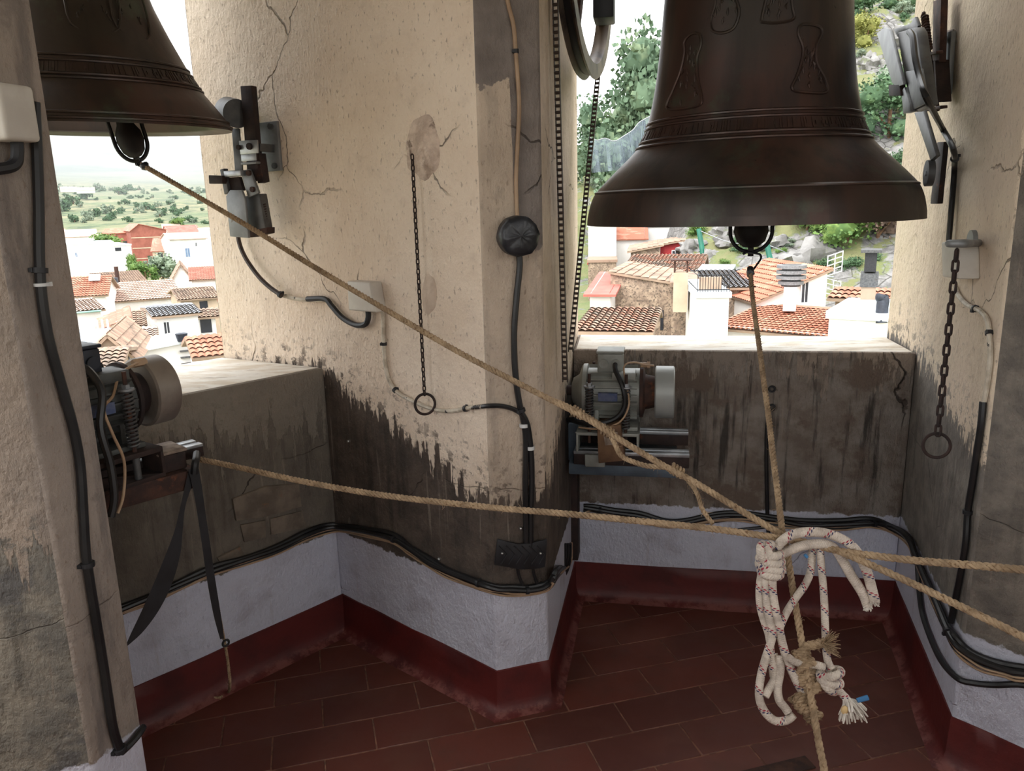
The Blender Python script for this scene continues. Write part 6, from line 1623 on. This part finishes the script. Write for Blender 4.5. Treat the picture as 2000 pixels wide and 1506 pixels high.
# bushes on the right slope
protos = {k: plant(None, k, 20 + i, 1500, 0.10, crown(20 + i, 8), 'bush', 'x', 'bush', (0, 0, -60), 0.01) for i, k in enumerate(('green', 'dark', 'yellow', 'brown', 'olive'))}
used = set()
placed = []
def free(p, r):
    return all((p - q).length > 0.6 * (r + s) for q, s in placed)
def bush(kind, x, y, d0, size, label, group=None, flat=0.9, chk=False):
    p = on_ground(x, y, d0, 160); o = protos[kind]
    if chk and not free(p, size): return False
    placed.append((p, size))
    if kind in used: o = copy_tree(o)
    used.add(kind); o.location = (p.x, p.y, p.z - 0.25 * size); o.scale = (size, size, size * flat); o.rotation_euler = (0, 0, x * 0.37)
    o['label'] = label; o['group'] = group or 'bushes on the rocky slope'
bush('green', 1655, 478, 55, 3.0, 'large bright green bush under the bell rim on rocks')
bush('brown', 1712, 470, 55, 2.6, 'dry brown bush hanging on the cliff beside the jamb')
bush('green', 1575, 452, 58, 1.8, 'small green bush on the boulders below the clapper')
bush('dark', 1738, 265, 60, 3.6, 'big dark green bush behind the lever of small hammer')
bush('olive', 1725, 215, 60, 2.8, 'grey green bush above the dark bush on cliff')
bush('yellow', 1692, 90, 70, 2.2, 'yellow flowering bush high on the cliff')
bush('dark', 1745, 20, 80, 2.6, 'dark bush near the cliff top beside hammer')
bush('yellow', 1758, 12, 84, 1.4, 'small yellow bush near the cliff top')
bush('dark', 1688, 45, 80, 2.4, 'dark bush against the bell flank on the cliff')
bush('green', 1222, 318, 62, 2.2, 'leafy green bush in front of the rockfall net')
bush('yellow', 1196, 262, 84, 2.6, 'lime green bush above the rockfall net')
bush('yellow', 1256, 226, 84, 1.4, 'small lime bush against bell edge above net')
bush('olive', 1172, 372, 60, 1.6, 'pale grassy bush beside the boulder near the chain')
rnd = random.Random(77)
for k in range(34):
    x, y = rnd.uniform(1330, 1740), rnd.uniform(395, 545)
    bush(rnd.choice(('green', 'olive', 'dark')), x, y, 54, rnd.uniform(0.5, 1.1), 'low tuft of scrub among the rocks of the slope', 'scrub tufts on the rocky slope', 0.7, True)
for k in range(22):
    x, y = rnd.uniform(1670, 1800), rnd.uniform(-20, 330)
    bush(rnd.choice(('olive', 'dark', 'green')), x, y, 54, rnd.uniform(0.6, 1.3), 'low tuft of scrub clinging to the steep cliff', 'scrub tufts on the cliff', 0.8, True)
# boulders
m_boulder = simple('boulder_rock', srgb(142, 140, 138), srgb(112, 110, 108), 0.9, 0.95, 0, 0.8, 5.0, 0.06, srgb(108, 112, 92), (0.56, 0.66), 1.4)
bp = []
for k in range(4):
    b = MB(); b.ball((0, 0, 0), 1.0, 22, 14, (1.2, 1.0, 0.8), 0.75, 11 + k); bp.append(b.build('boulder', m_boulder))
first = [True] * 4
spots = [(1192, 345, 56, 2.0, 'round pale boulder below the rockfall net near the chain')]
for k in range(46):
    spots.append((rnd.uniform(1335, 1745), rnd.uniform(400, 545), 54, rnd.uniform(0.7, 2.0), 'grey boulder lying on the slope above the roofs'))
for k in range(26):
    spots.append((rnd.uniform(1672, 1795), rnd.uniform(-10, 330), 54, rnd.uniform(0.9, 2.4), 'grey outcrop boulder on the steep cliff'))
for i, (x, y, d, s, lab) in enumerate(spots):
    p = on_ground(x, y, d, 160); k = i % 4; o = bp[k]
    if i >= 4 and not free(p, s * 1.1): continue
    placed.append((p, s * 1.1))
    if not first[k]: o = o.copy(); C.objects.link(o)
    first[k] = False
    o.location = (p.x, p.y, p.z - 0.2 * s); o.scale = (s, s, s * rnd.uniform(0.7, 1.1)); o.rotation_euler = (rnd.uniform(-0.4, 0.4), rnd.uniform(-0.4, 0.4), rnd.uniform(0, 6))
    tag(o, lab, 'boulder', 'boulders on the slope' if y > 380 else 'boulders on the cliff')
# trees of the village and fields on the left
t1 = plant(None, 'green', 51, 900, 0.16, crown(51, 9), 'broadleaf_tree', 'light green tree before the orange roofed brick house', 'tree', (0, 0, 0), 1.0)
def put(o, x, ytop, ybot, d, wide=1.0):
    a = pt(x, ytop, d); z0 = pt(x, ybot, d).z; hh = (a.z - z0) / 1.55; o.location = (a.x, a.y, z0 - 0.2 * hh); o.scale = (hh * wide, hh * wide, hh)
put(t1, 211, 459, 486, 180, 1.6)
t2 = again(t1, (0, 0, 0), 1, 1.0, 'bright green tree in the garden below the brick block'); put(t2, 280, 512, 548, 128, 1.1)
t3 = plant(None, 'olive', 52, 900, 0.16, crown(52, 10), 'broadleaf_tree', 'large grey green tree in the garden below brick block', 'tree', (0, 0, 0), 1.0); put(t3, 312, 496, 545, 132, 1.2)
t4 = again(t1, (0, 0, 0), 1, 2.0, 'slim green shrub against the white cube house'); put(t4, 258, 498, 530, 139, 0.6)
t5 = again(t1, (0, 0, 0), 1, 2.6, 'round green tree behind the far cream house'); put(t5, 346, 427, 447, 270, 1.3)
ol = plant(None, 'dark', 61, 260, 0.30, crown(61, 6), 'orchard_tree', 'dark olive tree in the fields beyond the village', 'tree', (0, 0, 0), 1.0, 'orchard trees beyond the village')
ol2 = plant(None, 'olive', 62, 260, 0.30, crown(62, 6), 'orchard_tree', 'silvery olive tree in the fields beyond the village', 'tree', (0, 0, 0), 1.0, 'orchard trees beyond the village')
f1 = f2 = True
big = [(130, 412, 420, 6.5), (115, 405, 430, 6), (108, 420, 400, 5), (143, 398, 450, 6), (170, 388, 520, 7), (164, 383, 540, 6), (232, 380, 600, 8), (205, 420, 400, 5.5), (190, 424, 390, 5), (178, 430, 380, 4.5), (220, 428, 390, 4), (285, 410, 430, 5), (274, 414, 425, 4), (196, 372, 700, 8), (250, 372, 720, 8), (118, 375, 640, 8), (105, 384, 560, 6), (318, 420, 410, 4), (340, 418, 410, 4), (145, 434, 370, 4)]
rnd = random.Random(9)
for k in range(90): big.append((rnd.uniform(92, 400), rnd.uniform(376, 438), 300, rnd.uniform(1.8, 3.4)))
for k in range(40): big.append((rnd.uniform(92, 400), rnd.uniform(370, 378), 600, rnd.uniform(3, 5)))
treed = []
for (x, y, d, s) in big:
    p = on_ground(x, y, max(290, d * 0.55), 2600)
    s *= 0.8
    if any((p - q).length < 0.8 * (s + w_) for q, w_ in treed): continue
    treed.append((p, s))
    if rnd.random() < 0.6:
        o = ol if f1 else copy_tree(ol); f1 = False
    else:
        o = ol2 if f2 else copy_tree(ol2); f2 = False
    o.location = (p.x, p.y, p.z - 0.4 * s); o.scale = (s, s, s); o.rotation_euler = (0, 0, rnd.uniform(0, 6))
# long pale sheds in the fields
for (x0, x1, y, d, lab) in ((118, 150, 369, 760, 'long pale farm shed among the far trees'), (150, 185, 371, 700, 'white farm building beside the far shed')):
    h = House(lab, x0, x1, y, d, 14, 'white', zbase=pt(x0, y, d).z - 3); h.roof('front', 2.5, 'pale', tile=False)

# ------------------------------------------------------------------ haze over the valley
g = NT('haze'); vsn = g.n('VolumeScatter'); vsn.inputs['Density'].default_value = 0.00020; vsn.inputs['Color'].default_value = (0.92, 0.96, 1.0, 1); vsn.inputs['Anisotropy'].default_value = 0.0
g.t.nodes.remove(g.b); g.l(vsn.outputs[0], g.out.inputs['Volume'])
b = MB(); n = 24; ring = [(r_ * math.cos(math.radians(a)), r_ * math.sin(math.radians(a))) for r_, rng in ((330, range(n)), (4150, reversed(range(n)))) for a in [98 + 62 * k / (n - 1) for k in rng]]
b.prism([Vector((x, y, -40)) for x, y in ring], Vector((0, 0, 420)))
hz = b.build('valley_haze', g.m); tag(hz, 'pale haze hanging over the fields and far hills', 'haze', kind='stuff')
